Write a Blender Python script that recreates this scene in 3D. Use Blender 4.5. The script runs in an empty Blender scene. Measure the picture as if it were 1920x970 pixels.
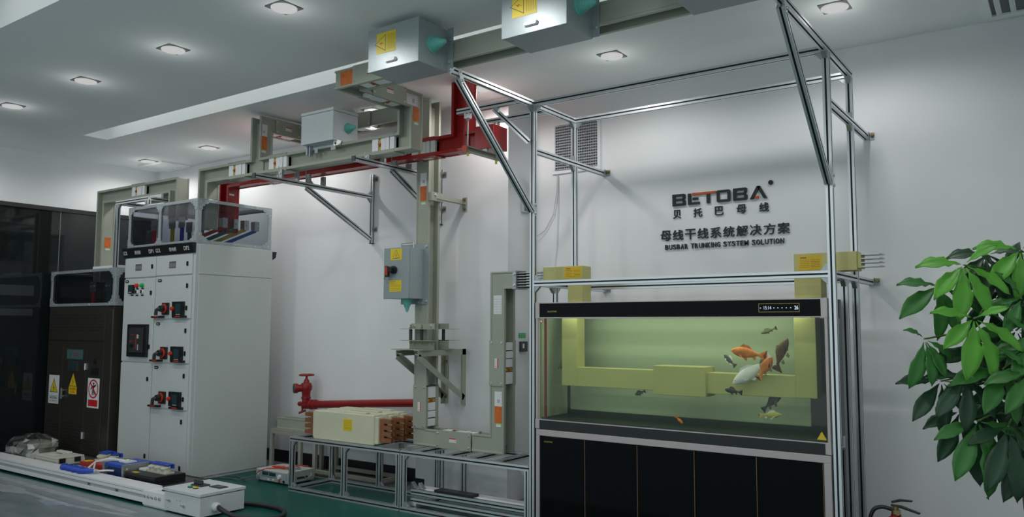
import bpy, math, random
from mathutils import Vector as V, Matrix
from math import sin, cos, pi, radians

SC = bpy.context.scene
COL = SC.collection
random.seed(7)

# ------------------------------------------------------------------ camera, sky, exposure
cam_d = bpy.data.cameras.new('camera')
cam = bpy.data.objects.new('camera', cam_d); COL.objects.link(cam)
YAW, PITCH, ROLL, FPX = 0.6134077, 0.0847225, 0.0033519, 1492.37
fw = V((-sin(YAW)*cos(PITCH), cos(YAW)*cos(PITCH), sin(PITCH)))
rt = V((cos(YAW), sin(YAW), 0)); up = rt.cross(fw)
r2 = cos(ROLL)*rt + sin(ROLL)*up; u2 = -sin(ROLL)*rt + cos(ROLL)*up
cam.matrix_world = Matrix(((r2.x, u2.x, -fw.x, 0), (r2.y, u2.y, -fw.y, 0), (r2.z, u2.z, -fw.z, 1.5), (0, 0, 0, 1)))
cam_d.sensor_width = 36.0; cam_d.lens = 36.0*FPX/1920; cam_d.clip_start = 0.05; cam_d.clip_end = 100
SC.camera = cam

world = bpy.data.worlds.new('room_ambient'); SC.world = world; world.use_nodes = True
bg = world.node_tree.nodes['Background']
bg.inputs[0].default_value = (0.80, 0.95, 1.0, 1); bg.inputs[1].default_value = 0.80

SC.view_settings.view_transform = 'Standard'
SC.view_settings.look = 'None'
SC.view_settings.gamma = 1.0
SC.view_settings.use_curve_mapping = False
SC.view_settings.exposure = 0.0
HOOD_W = 2.7          # lamp in the fish tank hood
CEIL_FILL_W = 0.58         # added point light below each lens, brightening the ceiling around it
LAMP_W = 21.5         # watts of each ceiling downlight
LAMP_COL = (1.0, 0.985, 0.96)
CEIL = 3.52

# ------------------------------------------------------------------ materials
MATS = {}
def mat(name, col, rough=0.5, metal=0.0, noise=0.0, nscale=8.0, bump=0.0, bscale=200.0, emit=None, estr=0.0, spec=0.5, coat=0.0):
    m = bpy.data.materials.new(name); m.use_nodes = True
    nt = m.node_tree; b = nt.nodes['Principled BSDF']
    b.inputs['Base Color'].default_value = (*col, 1)
    b.inputs['Roughness'].default_value = rough
    b.inputs['Metallic'].default_value = metal
    b.inputs['Specular IOR Level'].default_value = spec
    b.inputs['Coat Weight'].default_value = coat
    tc = nt.nodes.new('ShaderNodeTexCoord')
    if noise:
        n = nt.nodes.new('ShaderNodeTexNoise'); n.inputs['Scale'].default_value = nscale; n.inputs['Detail'].default_value = 4
        r = nt.nodes.new('ShaderNodeValToRGB')
        r.color_ramp.elements[0].position = 0.3; r.color_ramp.elements[1].position = 0.7
        r.color_ramp.elements[0].color = (*[max(0, c*(1-noise)) for c in col], 1)
        r.color_ramp.elements[1].color = (*[min(1, c*(1+noise)) for c in col], 1)
        nt.links.new(tc.outputs['Object'], n.inputs['Vector']); nt.links.new(n.outputs['Fac'], r.inputs['Fac'])
        nt.links.new(r.outputs['Color'], b.inputs['Base Color'])
    if bump:
        n2 = nt.nodes.new('ShaderNodeTexNoise'); n2.inputs['Scale'].default_value = bscale
        bp = nt.nodes.new('ShaderNodeBump'); bp.inputs['Strength'].default_value = bump; bp.inputs['Distance'].default_value = 0.002
        nt.links.new(tc.outputs['Object'], n2.inputs['Vector']); nt.links.new(n2.outputs['Fac'], bp.inputs['Height'])
        nt.links.new(bp.outputs['Normal'], b.inputs['Normal'])
    if emit:
        b.inputs['Emission Color'].default_value = (*emit, 1); b.inputs['Emission Strength'].default_value = estr
    MATS[name] = m
    return m

def glassy(name, tint, refl=0.5, rough=0.02):
    m = bpy.data.materials.new(name); m.use_nodes = True
    nt = m.node_tree; nt.nodes.clear()
    o = nt.nodes.new('ShaderNodeOutputMaterial'); mx = nt.nodes.new('ShaderNodeMixShader')
    t = nt.nodes.new('ShaderNodeBsdfTransparent'); t.inputs[0].default_value = (*tint, 1)
    g = nt.nodes.new('ShaderNodeBsdfGlossy'); g.inputs['Roughness'].default_value = rough
    f = nt.nodes.new('ShaderNodeLayerWeight'); f.inputs[0].default_value = 0.5
    p5 = nt.nodes.new('ShaderNodeMath'); p5.operation = 'POWER'; p5.inputs[1].default_value = 5.0
    k = nt.nodes.new('ShaderNodeMath'); k.operation = 'MULTIPLY_ADD'; k.inputs[1].default_value = 0.9*refl; k.inputs[2].default_value = 0.04*refl
    nt.links.new(f.outputs['Facing'], p5.inputs[0]); nt.links.new(p5.outputs[0], k.inputs[0]); nt.links.new(k.outputs[0], mx.inputs[0])
    nt.links.new(t.outputs[0], mx.inputs[1]); nt.links.new(g.outputs[0], mx.inputs[2]); nt.links.new(mx.outputs[0], o.inputs[0])
    MATS[name] = m
    return m

mat('wall_paint', (0.78, 0.80, 0.81), 0.75, noise=0.02, nscale=1.5, bump=0.05, bscale=60)
mat('ceiling_paint', (0.86, 0.905, 0.90), 0.85, noise=0.015, nscale=1.2)
mat('pilaster_paint', (0.72, 0.74, 0.75), 0.75, noise=0.03, nscale=2.0)
mat('skirting_black', (0.012, 0.013, 0.015), 0.4)
mat('aluminium', (0.70, 0.74, 0.76), 0.32, 0.75)
mat('aluminium_white', (0.84, 0.85, 0.86), 0.45, 0.05)
mat('slot_rubber', (0.004, 0.004, 0.005), 0.6)
mat('zinc', (0.42, 0.45, 0.46), 0.4, 0.8)
mat('zinc_dark', (0.16, 0.17, 0.17), 0.45, 0.7)
mat('steel_bolt', (0.62, 0.63, 0.63), 0.3, 0.9)
mat('brass', (0.30, 0.24, 0.11), 0.35, 0.9)
mat('bus_paint', (0.36, 0.385, 0.315), 0.42, 0.15, noise=0.03, nscale=6)
mat('bus_dark', (0.10, 0.11, 0.09), 0.5)
mat('bus_inside', (0.02, 0.02, 0.02), 0.6)
mat('red_paint', (0.36, 0.009, 0.009), 0.30, 0.0, noise=0.06, nscale=4)
mat('fire_red', (0.24, 0.006, 0.009), 0.35, 0.0, noise=0.1, nscale=10)
mat('cabinet_paint', (0.56, 0.60, 0.59), 0.5, noise=0.015, nscale=30, bump=0.06, bscale=500)
mat('box_paint', (0.31, 0.365, 0.38), 0.38, 0.2, noise=0.04, nscale=60, bump=0.10, bscale=320)
mat('box_paint_light', (0.62, 0.66, 0.67), 0.5, 0.0, noise=0.03, nscale=80, bump=0.06, bscale=400)
mat('frame_zinc', (0.42, 0.47, 0.49), 0.42, 0.45, noise=0.08, nscale=25)
mat('seam_black', (0.01, 0.01, 0.01), 0.6)
mat('black_plastic', (0.010, 0.011, 0.012), 0.4)
mat('dark_grey_plastic', (0.035, 0.038, 0.04), 0.4)
mat('red_plastic', (0.55, 0.035, 0.015), 0.4)
mat('green_plastic', (0.01, 0.38, 0.12), 0.4)
mat('white_plastic', (0.75, 0.76, 0.75), 0.4)
mat('cream_plastic', (0.60, 0.61, 0.52), 0.5)
mat('nameplate', (0.20, 0.23, 0.25), 0.35, 0.5)
mat('nameplate_mark', (0.42, 0.45, 0.46), 0.4)
mat('yellow_sign', (0.72, 0.55, 0.02), 0.45)
mat('yellow_cap', (0.65, 0.55, 0.03), 0.45)
mat('label_white', (0.74, 0.75, 0.76), 0.5)
mat('label_orange', (0.62, 0.15, 0.02), 0.5, noise=0.15, nscale=30)
mat('label_green', (0.25, 0.55, 0.15), 0.5)
mat('label_red', (0.55, 0.015, 0.02), 0.5)
mat('label_ink', (0.10, 0.10, 0.11), 0.6)
mat('label_grey', (0.45, 0.47, 0.50), 0.6)
mat('teal_rubber', (0.15, 0.50, 0.44), 0.55)
mat('transformer_steel', (0.068, 0.062, 0.053), 0.34, 0.55, noise=0.08, nscale=3)
mat('transformer_hole', (0.006, 0.006, 0.006), 0.7)
mat('transformer_edge', (0.20, 0.19, 0.17), 0.3, 0.8)
mat('partition_glass', (0.010, 0.014, 0.014), 0.05, 0.0, spec=0.5)
mat('partition_frame', (0.012, 0.013, 0.014), 0.25)
mat('frost_band', (0.035, 0.042, 0.042), 0.3)
mat('copper', (0.36, 0.15, 0.07), 0.4, 0.55, noise=0.12, nscale=20)
mat('tin_bar', (0.50, 0.51, 0.50), 0.3, 0.8)
mat('bar_red', (0.50, 0.03, 0.03), 0.4); mat('bar_green', (0.02, 0.16, 0.12), 0.4)
mat('bar_yellow', (0.50, 0.40, 0.03), 0.4); mat('bar_blue', (0.02, 0.08, 0.34), 0.4)
mat('resin_cream', (0.60, 0.60, 0.44), 0.45, noise=0.05, nscale=5)
mat('resin_yellow', (0.50, 0.48, 0.19), 0.5, noise=0.05, nscale=5)
mat('amber_sticker', (0.68, 0.45, 0.01), 0.45)
mat('amber_ink', (0.35, 0.20, 0.01), 0.5)
mat('tank_gloss', (0.003, 0.004, 0.005), 0.06, spec=0.10)
mat('tank_strip', (0.008, 0.010, 0.011), 0.25)
mat('champagne', (0.50, 0.45, 0.44), 0.38, 0.45)
mat('bronze_edge', (0.20, 0.12, 0.08), 0.4, 0.5)
mat('gold_mark', (0.55, 0.45, 0.12), 0.4, 0.4)
mat('led_white', (0.5, 0.55, 0.8), 0.4, emit=(0.75, 0.82, 1.0), estr=0.6)
mat('tank_bed', (0.02, 0.035, 0.03), 0.5)
mat('sign_black', (0.010, 0.011, 0.012), 0.35)
mat('sign_orange', (0.50, 0.085, 0.012), 0.45)
mat('lamp_lens', (0.02, 0.02, 0.02), 0.4, emit=(1.0, 1.0, 0.99), estr=0.50)
mat('lamp_trim', (0.16, 0.17, 0.17), 0.5)
mat('cove_strip', (0.8, 0.8, 0.8), 0.4, emit=(1, 1, 1), estr=0.45)
mat('green_epoxy', (0.006, 0.088, 0.070), 0.30, noise=0.08, nscale=1.5, spec=0.10)
mat('hose_black', (0.014, 0.014, 0.015), 0.45)
mat('wire_grey', (0.10, 0.11, 0.11), 0.5)
mat('wire_white', (0.60, 0.62, 0.62), 0.5)
mat('blue_plastic', (0.015, 0.07, 0.48), 0.4)
mat('navy_plastic', (0.015, 0.035, 0.14), 0.4)
mat('beige_steel', (0.30, 0.31, 0.26), 0.5)
mat('grey_floor_strip', (0.16, 0.165, 0.16), 0.6)
mat('meter_case', (0.52, 0.53, 0.49), 0.5); mat('meter_face', (0.30, 0.36, 0.37), 0.45)
mat('lcd_dark', (0.02, 0.05, 0.06), 0.2)
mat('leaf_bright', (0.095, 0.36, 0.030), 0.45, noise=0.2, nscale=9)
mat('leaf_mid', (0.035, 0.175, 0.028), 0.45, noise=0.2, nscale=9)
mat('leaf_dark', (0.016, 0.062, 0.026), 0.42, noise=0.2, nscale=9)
mat('leaf_stalk', (0.10, 0.22, 0.04), 0.5)
mat('bark', (0.07, 0.05, 0.03), 0.8, noise=0.3, nscale=30, bump=0.5, bscale=60)
mat('terracotta', (0.30, 0.31, 0.31), 0.5); mat('soil', (0.03, 0.02, 0.015), 0.9)
mat('fish_orange', (0.78, 0.20, 0.01), 0.35, noise=0.4, nscale=25); mat('fish_white', (0.78, 0.76, 0.80), 0.4, noise=0.1, nscale=15)
mat('fish_brown', (0.16, 0.07, 0.03), 0.4, noise=0.3, nscale=25); mat('fish_black', (0.010, 0.012, 0.013), 0.5)
mat('fish_olive', (0.10, 0.10, 0.02), 0.4, noise=0.3, nscale=20); mat('fish_grey', (0.055, 0.06, 0.05), 0.4, noise=0.3, nscale=20)
mat('fish_gold', (0.52, 0.44, 0.10), 0.4, noise=0.2, nscale=20); mat('fish_eye', (0.01, 0.01, 0.01), 0.2)
glassy('smoke_panel', (0.66, 0.67, 0.71), 1.2, 0.08)
glassy('clear_panel', (0.80, 0.82, 0.84), 0.7)
glassy('tank_glass', (0.96, 0.98, 0.965), 0.5)
glassy('tank_water', (0.87, 0.92, 0.80), 0.10)
mat('tank_back_film', (0.57, 0.60, 0.555), 0.6, noise=0.03, nscale=2)
glassy('fin_clear', (0.70, 0.70, 0.62), 0.3, 0.3)
glassy('plastic_wrap', (0.74, 0.76, 0.76), 5.0, 0.22)

# worn grey painted floor
def floor_mat():
    m = bpy.data.materials.new('grey_floor'); m.use_nodes = True; nt = m.node_tree; b = nt.nodes['Principled BSDF']
    tc = nt.nodes.new('ShaderNodeTexCoord')
    mp = nt.nodes.new('ShaderNodeMapping'); mp.inputs['Scale'].default_value = (1.0, 3.0, 1); nt.links.new(tc.outputs['Object'], mp.inputs['Vector'])
    n = nt.nodes.new('ShaderNodeTexNoise'); n.inputs['Scale'].default_value = 2.2; n.inputs['Detail'].default_value = 7
    nt.links.new(mp.outputs[0], n.inputs['Vector'])
    r = nt.nodes.new('ShaderNodeValToRGB'); r.color_ramp.elements[0].position = 0.35; r.color_ramp.elements[1].position = 0.68
    r.color_ramp.elements[0].color = (0.155, 0.205, 0.225, 1); r.color_ramp.elements[1].color = (0.225, 0.265, 0.275, 1)
    nt.links.new(n.outputs['Fac'], r.inputs['Fac']); nt.links.new(r.outputs['Color'], b.inputs['Base Color'])
    b.inputs['Roughness'].default_value = 0.22
    MATS['grey_floor'] = m
floor_mat()
mat('floor_tape', (0.34, 0.37, 0.37), 0.35, noise=0.25, nscale=8)
mat('floor_wear', (0.24, 0.29, 0.38), 0.35, noise=0.3, nscale=8)

# ------------------------------------------------------------------ mesh building
class G:
    def __init__(s): s.v = []; s.f = []; s.m = []
    def _add(s, vs, fs, m):
        o = len(s.v); s.v += [V(q) for q in vs]
        for i, f in enumerate(fs):
            s.f.append([o+k for k in f]); s.m.append(m[i] if isinstance(m, (list, tuple)) else m)
        return s
    def box(s, x0, x1, y0, y1, z0, z1, m=0):
        x0, x1 = sorted((x0, x1)); y0, y1 = sorted((y0, y1)); z0, z1 = sorted((z0, z1))
        return s._add([(x0,y0,z0),(x1,y0,z0),(x1,y1,z0),(x0,y1,z0),(x0,y0,z1),(x1,y0,z1),(x1,y1,z1),(x0,y1,z1)],
                      [(3,2,1,0),(4,5,6,7),(0,1,5,4),(1,2,6,5),(2,3,7,6),(3,0,4,7)], m)
    def prism(s, poly, o, u, v, w, m=0):
        """poly of (a,b); placed at o + a*u + b*v, extruded by vector w (u x v should point along w)"""
        o, u, v, w = V(o), V(u), V(v), V(w); n = len(poly)
        vs = [o+u*a+v*b for a, b in poly]; vs += [q+w for q in vs]
        fs = [tuple(range(n-1, -1, -1)), tuple(range(n, 2*n))]+[(i, (i+1) % n, n+(i+1) % n, n+i) for i in range(n)]
        return s._add(vs, fs, m)
    def cyl(s, p0, p1, r0, r1=None, n=16, m=0):
        p0, p1 = V(p0), V(p1); r1 = r0 if r1 is None else r1
        d = (p1-p0).normalized(); a = d.orthogonal().normalized(); b = d.cross(a)
        c = [(cos(2*pi*i/n), sin(2*pi*i/n)) for i in range(n)]
        vs = [p0+(a*x+b*y)*r0 for x, y in c]+[p1+(a*x+b*y)*r1 for x, y in c]
        fs = [tuple(range(n-1, -1, -1)), tuple(range(n, 2*n))]+[(i, (i+1) % n, n+(i+1) % n, n+i) for i in range(n)]
        return s._add(vs, fs, m)
    def lathe(s, prof, o, axis, n=24, m=0):
        o, d = V(o), V(axis).normalized(); a = d.orthogonal().normalized(); b = d.cross(a)
        vs = []; fs = []
        for r, h in prof:
            for i in range(n):
                t = 2*pi*i/n; vs.append(o+d*h+(a*cos(t)+b*sin(t))*r)
        for j in range(len(prof)-1):
            for i in range(n): fs.append((j*n+i, j*n+(i+1) % n, (j+1)*n+(i+1) % n, (j+1)*n+i))
        fs.append(tuple(range(n-1, -1, -1))); k = (len(prof)-1)*n; fs.append(tuple(range(k, k+n)))
        return s._add(vs, fs, m)
    def tube(s, pts, r, n=10, m=0, r_end=None):
        pts = [V(p) for p in pts]; vs = []; fs = []; L = len(pts)
        d = (pts[1]-pts[0]).normalized(); a = d.orthogonal().normalized()
        for j, p in enumerate(pts):
            t = (pts[min(j+1, L-1)]-pts[max(j-1, 0)]).normalized()
            a = (a-t*a.dot(t)).normalized(); b = t.cross(a)
            rr = r if r_end is None else r+(r_end-r)*j/(L-1)
            for i in range(n): vs.append(p+(a*cos(2*pi*i/n)+b*sin(2*pi*i/n))*rr)
        for j in range(L-1):
            for i in range(n): fs.append((j*n+i, j*n+(i+1) % n, (j+1)*n+(i+1) % n, (j+1)*n+i))
        fs.append(tuple(range(n-1, -1, -1))); k = (L-1)*n; fs.append(tuple(range(k, k+n)))
        return s._add(vs, fs, m)
    def sweep(s, prof, pts, a0, m=0, medge=None):
        """closed profile of (a,b) swept along pts with mitred corners; a is carried along from a0"""
        pts = [V(p) for p in pts]; L = len(pts); n = len(prof); vs = []; fs = []; ms = []
        a = V(a0); dirs = [(pts[i+1]-pts[i]).normalized() for i in range(L-1)]
        frames = []
        for i, d in enumerate(dirs):
            if i:
                p = dirs[i-1]; ax = p.cross(d)
                if ax.length > 1e-6: a = Matrix.Rotation(p.angle(d), 3, ax.normalized()) @ a
            frames.append((a.copy(), d.cross(a)))
        for j in range(L):
            i = max(j-1, 0); fa, fb = frames[i]; d = dirs[i]
            pl = d if j in (0, L-1) else (dirs[j-1]+dirs[j]).normalized()
            for x, y in prof:
                q = pts[j]+fa*x+fb*y
                q = q-d*((q-pts[j]).dot(pl)/d.dot(pl)); vs.append(q)
        for j in range(L-1):
            for i in range(n):
                fs.append((j*n+i, j*n+(i+1) % n, (j+1)*n+(i+1) % n, (j+1)*n+i)); ms.append(medge[i] if medge else m)
        fs.append(tuple(range(n-1, -1, -1))); ms.append(m); k = (L-1)*n; fs.append(tuple(range(k, k+n))); ms.append(m)
        return s._add(vs, fs, ms)
    def build(s, name, mats, parent=None, bevel=0.0, smooth=False):
        mats = mats if isinstance(mats, (list, tuple)) else [mats]
        me = bpy.data.meshes.new(name)
        lo = V([min(q[i] for q in s.v) for i in range(3)]); hi = V([max(q[i] for q in s.v) for i in range(3)])
        c = (lo+hi)/2
        if parent is None: c.z = lo.z
        me.from_pydata([tuple(q-c) for q in s.v], [], s.f)
        for k in mats: me.materials.append(MATS[k])
        me.polygons.foreach_set('material_index', s.m)
        if smooth: me.polygons.foreach_set('use_smooth', [True]*len(s.f))
        me.update()
        bm_fix(me)
        o = bpy.data.objects.new(name, me); COL.objects.link(o)
        if smooth: smooth_by_angle(me)
        o.location = c
        if parent is not None:
            o.parent = parent; o.location = c-wloc(parent)
        if bevel:
            b = o.modifiers.new('edge', 'BEVEL'); b.width = bevel; b.segments = 2; b.limit_method = 'ANGLE'; b.angle_limit = radians(40)
        return o
import bmesh
def bm_fix(me):
    b = bmesh.new(); b.from_mesh(me); bmesh.ops.recalc_face_normals(b, faces=b.faces); b.to_mesh(me); b.free()
def smooth_by_angle(me, ang=radians(38)):
    b = bmesh.new(); b.from_mesh(me)
    for e in b.edges:
        if len(e.link_faces) == 2 and e.calc_face_angle(0) > ang: e.smooth = False
    b.to_mesh(me); b.free()
def wloc(o):
    p = V(o.location)
    while o.parent: o = o.parent; p = p+V(o.location)
    return p
def thing(name, label, cat, loc, group=None):
    o = bpy.data.objects.new(name, None); COL.objects.link(o); o.location = loc; o.empty_display_size = 0.1
    return tag(o, label, cat, group)
def tag(o, label, cat, group=None, kind=None):
    if label: o['label'] = label
    if cat: o['category'] = cat
    if group: o['group'] = group
    if kind: o['kind'] = kind
    return o
def struct(g, name, mats, bevel=0.0):
    o = g.build(name, mats, None, bevel); o['kind'] = 'structure'; return o
def copy_thing(o, delta, label):
    def rec(q, parent):
        c = q.copy(); COL.objects.link(c)
        if parent: c.parent = parent
        for ch in list(q.children): rec(ch, c)
        return c
    r = rec(o, None); r.location = V(o.location)+V(delta); r['label'] = label
    return r

X, Y, Z = V((1,0,0)), V((0,1,0)), V((0,0,1))
def text(s, name, m, parent, o, u, v, w, h, ext=0.0006, bold=0.0):
    """raised lettering fitted into a w x h rectangle whose lower-left corner is o, running along u, up along v"""
    cu = bpy.data.curves.new('lettering', 'FONT'); cu.body = s; cu.extrude = 0.5; cu.offset = bold; cu.resolution_u = 3
    t = bpy.data.objects.new('lettering', cu); COL.objects.link(t)
    dg = bpy.context.evaluated_depsgraph_get()
    me = bpy.data.meshes.new_from_object(t.evaluated_get(dg))
    bpy.data.objects.remove(t); bpy.data.curves.remove(cu)
    xs = [q.co.x for q in me.vertices]; ys = [q.co.y for q in me.vertices]; zs = [q.co.z for q in me.vertices]
    u, v = V(u), V(v); n = u.cross(v); o = V(o)
    g = G()
    sx = w/(max(xs)-min(xs)); sy = h/(max(ys)-min(ys)); sz = ext/(max(zs)-min(zs))
    g.v = [o+u*((q.co.x-min(xs))*sx)+v*((q.co.y-min(ys))*sy)+n*((q.co.z-min(zs))*sz) for q in me.vertices]
    g.f = [list(p.vertices) for p in me.polygons]; g.m = [0]*len(g.f)
    bpy.data.meshes.remove(me)
    return g.build(name, m, parent)
def flat(g, o, u, v, a0, a1, b0, b1, t0, t1, m=0):
    """thin rectangle in the u,v plane at o, from depth t0 to t1 along the outward normal"""
    n = V(u).cross(V(v))
    return g.prism([(a0,b0),(a1,b0),(a1,b1),(a0,b1)], V(o)+n*t0, u, v, n*(t1-t0), m)
def bolt(g, p, d, r=0.008, h=0.006, m=0):
    p, d = V(p), V(d).normalized()
    g.cyl(p, p+d*h*0.3, r*1.25, n=12, m=m); g.cyl(p+d*h*0.3, p+d*h, r, n=6, m=m)

# slotted aluminium profile
def alu_prof(s):
    h = s/2; w = 0.0055*s/0.04; d = 0.005*s/0.04
    p = []; me = []
    for k in range(4):
        c, sn = round(cos(k*pi/2)), round(sin(k*pi/2))
        for x, y in ((h, -h), (h, -w), (h-d, -w), (h-d, w), (h, w)):
            p.append((x*c-y*sn, x*sn+y*c))
        me += [0, 1, 1, 1, 0]
    return p, me
def bar(name, p0, p1, parent, s=0.04, a=None):
    p0, p1 = V(p0), V(p1); d = (p1-p0).normalized()
    if a is None: a = X if abs(d.x) < 0.5 else Z
    a = V(a); a = (a-d*a.dot(d)).normalized()
    pr, me = alu_prof(s); g = G(); g.sweep(pr, [p0, p1], a, 0, me)
    return g.build(name, ['aluminium', 'slot_rubber'], parent)
def gusset(parent, p, d1, d2, s=0.042, w=0.028, m='zinc'):
    """triangular corner bracket at inner corner p between directions d1 and d2"""
    p, d1, d2 = V(p), V(d1).normalized(), V(d2).normalized(); n = d1.cross(d2)
    g = G(); g.prism([(0,0),(s,0),(s,0.006),(0.006,s),(0,s)], p-n*(w/2), d1, d2, n*w)
    bolt(g, p+d1*s*0.55+d2*0.012, d2, 0.007, 0.007); bolt(g, p+d2*s*0.55+d1*0.012, d1, 0.007, 0.007)
    return g.build('corner_bracket', m, parent, 0.001)

# busbar trunking
BA, BB = 0.0775, 0.070
def bus_prof(A=BA, B=BB, t=0.026, rb=0.054, lip=0.014, rl=0.007):
    q = [(A-rl,B-lip-0.003),(A,B-lip),(A,B),(A-t,B),(A-t,B-rb),(-A+t,B-rb),(-A+t,B),(-A,B),(-A,B-lip),(-A+rl,B-lip-0.003)]
    return q+[(-x, -y) for x, y in q]
def trunk(parent, pts, a0, m='bus_paint', name='housing', **k):
    g = G(); g.sweep(bus_prof(**k), pts, a0); return g.build(name, m, parent, 0.0025)
def bus_joint(parent, c, d, a, cover=(1, -1), L=0.21, pack=0.20, m='bus_paint', label=None, bolt_b=(1, -1), lab_u=None):
    """bolted joint: aluminium pack with yellow strip and orange bolt in the open sides, cover plates on the a sides"""
    c, d, a = V(c), V(d).normalized(), V(a).normalized(); b = d.cross(a)
    g = G(); h = BA-0.027
    for x0, x1, dep in ((-0.5,-0.22,0.004),(-0.10,0.10,0.006),(0.12,0.28,0.003),(0.31,0.5,0.006)):
        g.prism([(x0*pack,-BB+dep),(x1*pack,-BB+dep),(x1*pack,BB-dep),(x0*pack,BB-dep)], c-a*h, d, b, a*2*h)
    g.prism([(-0.5*pack,-BB+0.03),(0.5*pack,-BB+0.03),(0.5*pack,BB-0.03),(-0.5*pack,BB-0.03)], c-a*(h-0.002), d, b, a*(2*h-0.004), 1)
    pk = g.build('joint_pack', ['aluminium_white', 'bus_inside'], parent, 0.001)
    for sb in bolt_b:
        g = G(); p = c-d*0.16*pack+b*sb*(BB-0.026)
        g.prism([(-0.012,-h*0.95),(0.012,-h*0.95),(0.012,h*0.95),(-0.012,h*0.95)], p, d, a, b*sb*0.012, 0)
        p = p+b*sb*0.012
        g.cyl(p, p+b*sb*0.008, 0.020, n=6, m=1); g.cyl(p+b*sb*0.008, p+b*sb*0.018, 0.012, n=6, m=2)
        g.build('joint_bolt', ['yellow_cap', 'label_orange', 'copper'], parent)
    for s in cover:
        g = G(); n = a*s
        g.prism([(-L/2,-BB-0.003),(L/2,-BB-0.003),(L/2,BB+0.003),(-L/2,BB+0.003)], c+n*(BA-0.001), d, b, n*0.006)
        k = pack/2+0.002; g.prism([(-k,-BB-0.001),(k,-BB-0.001),(k,BB+0.001),(-k,BB+0.001)], c+n*(BA-0.0265), d, b, n*0.0255)
        for i in (-1, 1):
            for j in (-1, 1): bolt(g, c+n*(BA+0.005)+d*i*(L/2-0.02)+b*j*(BB-0.022), n, 0.008, 0.007, 1)
        cp = g.build('cover_plate', [m, 'steel_bolt'], parent, 0.0015)
        if label and s == label[0]:
            red_label(cp, c+n*(BA+0.0051), label[1], label[2])
def red_label(parent, c, u, v, w=0.074, h=0.036):
    """small white notice with a red heading strip; u runs along the text"""
    u, v = V(u), V(v); n = u.cross(v); g = G(); o = V(c)
    flat(g, o, u, v, -w/2, w/2, -h/2, h/2, 0, 0.0008, 0)
    flat(g, o, u, v, -w/2, w/2, h/2-0.009, h/2, 0.0008, 0.0012, 1)
    for i in range(3): flat(g, o, u, v, -w/2+0.006, w/2-0.020, h/2-0.017-i*0.006, h/2-0.0155-i*0.006, 0.0008, 0.0011, 2)
    flat(g, o, u, v, w/2-0.013, w/2-0.007, -0.008, 0.002, 0.0008, 0.0012, 1)
    return g.build('notice_label', ['label_white', 'label_red', 'label_grey'], parent)
def bus_label(parent, c, u, v, white=True, w=0.074, k=1.0):
    """rating plate: white table on top, orange panel, small green-white tag below; c is the centre of the orange panel"""
    u, v = V(u), V(v); g = G(); o = V(c)
    flat(g, o, u, v, -w/2, w/2, -0.060*k, 0.060*k, 0, 0.0012, 1)
    flat(g, o, u, v, w/2-0.020, w/2-0.014, 0.036*k, 0.044*k, 0.0012, 0.0018, 3)
    if white:
        flat(g, o, u, v, -w/2, w/2, 0.060*k, 0.165*k, 0, 0.0012, 0)
        for i in range(4): flat(g, o, u, v, w/2-0.010, w/2-0.005, 0.075*k+i*0.022*k, 0.084*k+i*0.022*k, 0.0012, 0.0016, 4)
        flat(g, o, u, v, -0.010, 0.016, 0.085*k, 0.110*k, 0.0012, 0.0015, 4)
    flat(g, o, u, v, -w/2+0.014, w/2-0.010, -0.070*k, -0.060*k, 0, 0.0012, 2)
    flat(g, o, u, v, -w/2+0.016, w/2-0.010, -0.086*k, -0.070*k, 0, 0.0012, 0)
    return g.build('rating_label', ['label_white', 'label_orange', 'label_green', 'label_ink', 'label_grey'], parent)
def gland(parent, p, d, r=0.052, L=0.11):
    """teal stepped rubber cone"""
    pr = [(r*1.12, 0), (r*1.12, 0.008), (r, 0.010)]; n = 8
    for i in range(n):
        rr = r*(1-i/n*0.82); h = 0.010+L*i/n
        pr += [(rr, h), (rr, h+L/n*0.62), (rr*0.90, h+L/n*0.68)]
    pr += [(r*0.10, 0.010+L), (0.001, 0.014+L)]
    g = G(); g.lathe(pr, p, d, 24); return g.build('cable_gland', 'teal_rubber', parent, 0, True)
def warn_tri(g, o, u, v, s, t, mb=0, my=1, red=None):
    """warning triangle with lightning bolt; o is the centre, s the side"""
    u, v = V(u), V(v); n = u.cross(v); h = s*0.866
    def tri(k, tt, m): g.prism([(-s/2*k,-h/3*k),(s/2*k,-h/3*k),(0,h*2/3*k)], V(o)+n*tt, u, v, n*0.0004, m)
    tri(1.0, t, mb); tri(0.86, t+0.0004, my)
    z = s*0.30
    pl = [(0.10*z,0.9*z),(-0.30*z,0.0),(0.0,0.05*z),(-0.12*z,-0.75*z),(0.28*z,0.12*z),(0.0,0.10*z)]
    g.prism(pl, V(o)+n*(t+0.0008)-v*0.02*s, u, v, n*0.0004, red if red is not None else mb)

# ================================================================== THE ROOM
XL, YW, YL = -9.90, 6.00, 5.85         # left wall, back wall right part, back wall left part
PX0, PX1, PY = -5.04, -4.00, 5.62      # pilaster
g = G(); g.box(-10.3, 1.6, -3.0, 3.76, -0.05, 0); struct(g, 'floor', 'grey_floor')
g = G(); g.box(-10.3, 1.6, 3.76, 5.46, -0.05, 0); struct(g, 'floor_green', 'green_epoxy')
g = G(); g.box(-10.3, 1.6, 5.46, 6.2, -0.05, 0); struct(g, 'floor_edge', 'grey_floor_strip')
g = G(); g.box(PX1-0.3, 1.6, YW, YW+0.2, 0, CEIL+0.1); struct(g, 'wall_back', 'wall_paint')
g = G(); g.box(XL-0.2, PX0+0.3, YL, YL+0.2, 0, CEIL+0.1); struct(g, 'wall_recess', 'wall_paint')
g = G(); g.box(PX0, PX1, PY, YW+0.1, 0.0, CEIL+0.02); struct(g, 'wall_pilaster', 'pilaster_paint')
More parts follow.
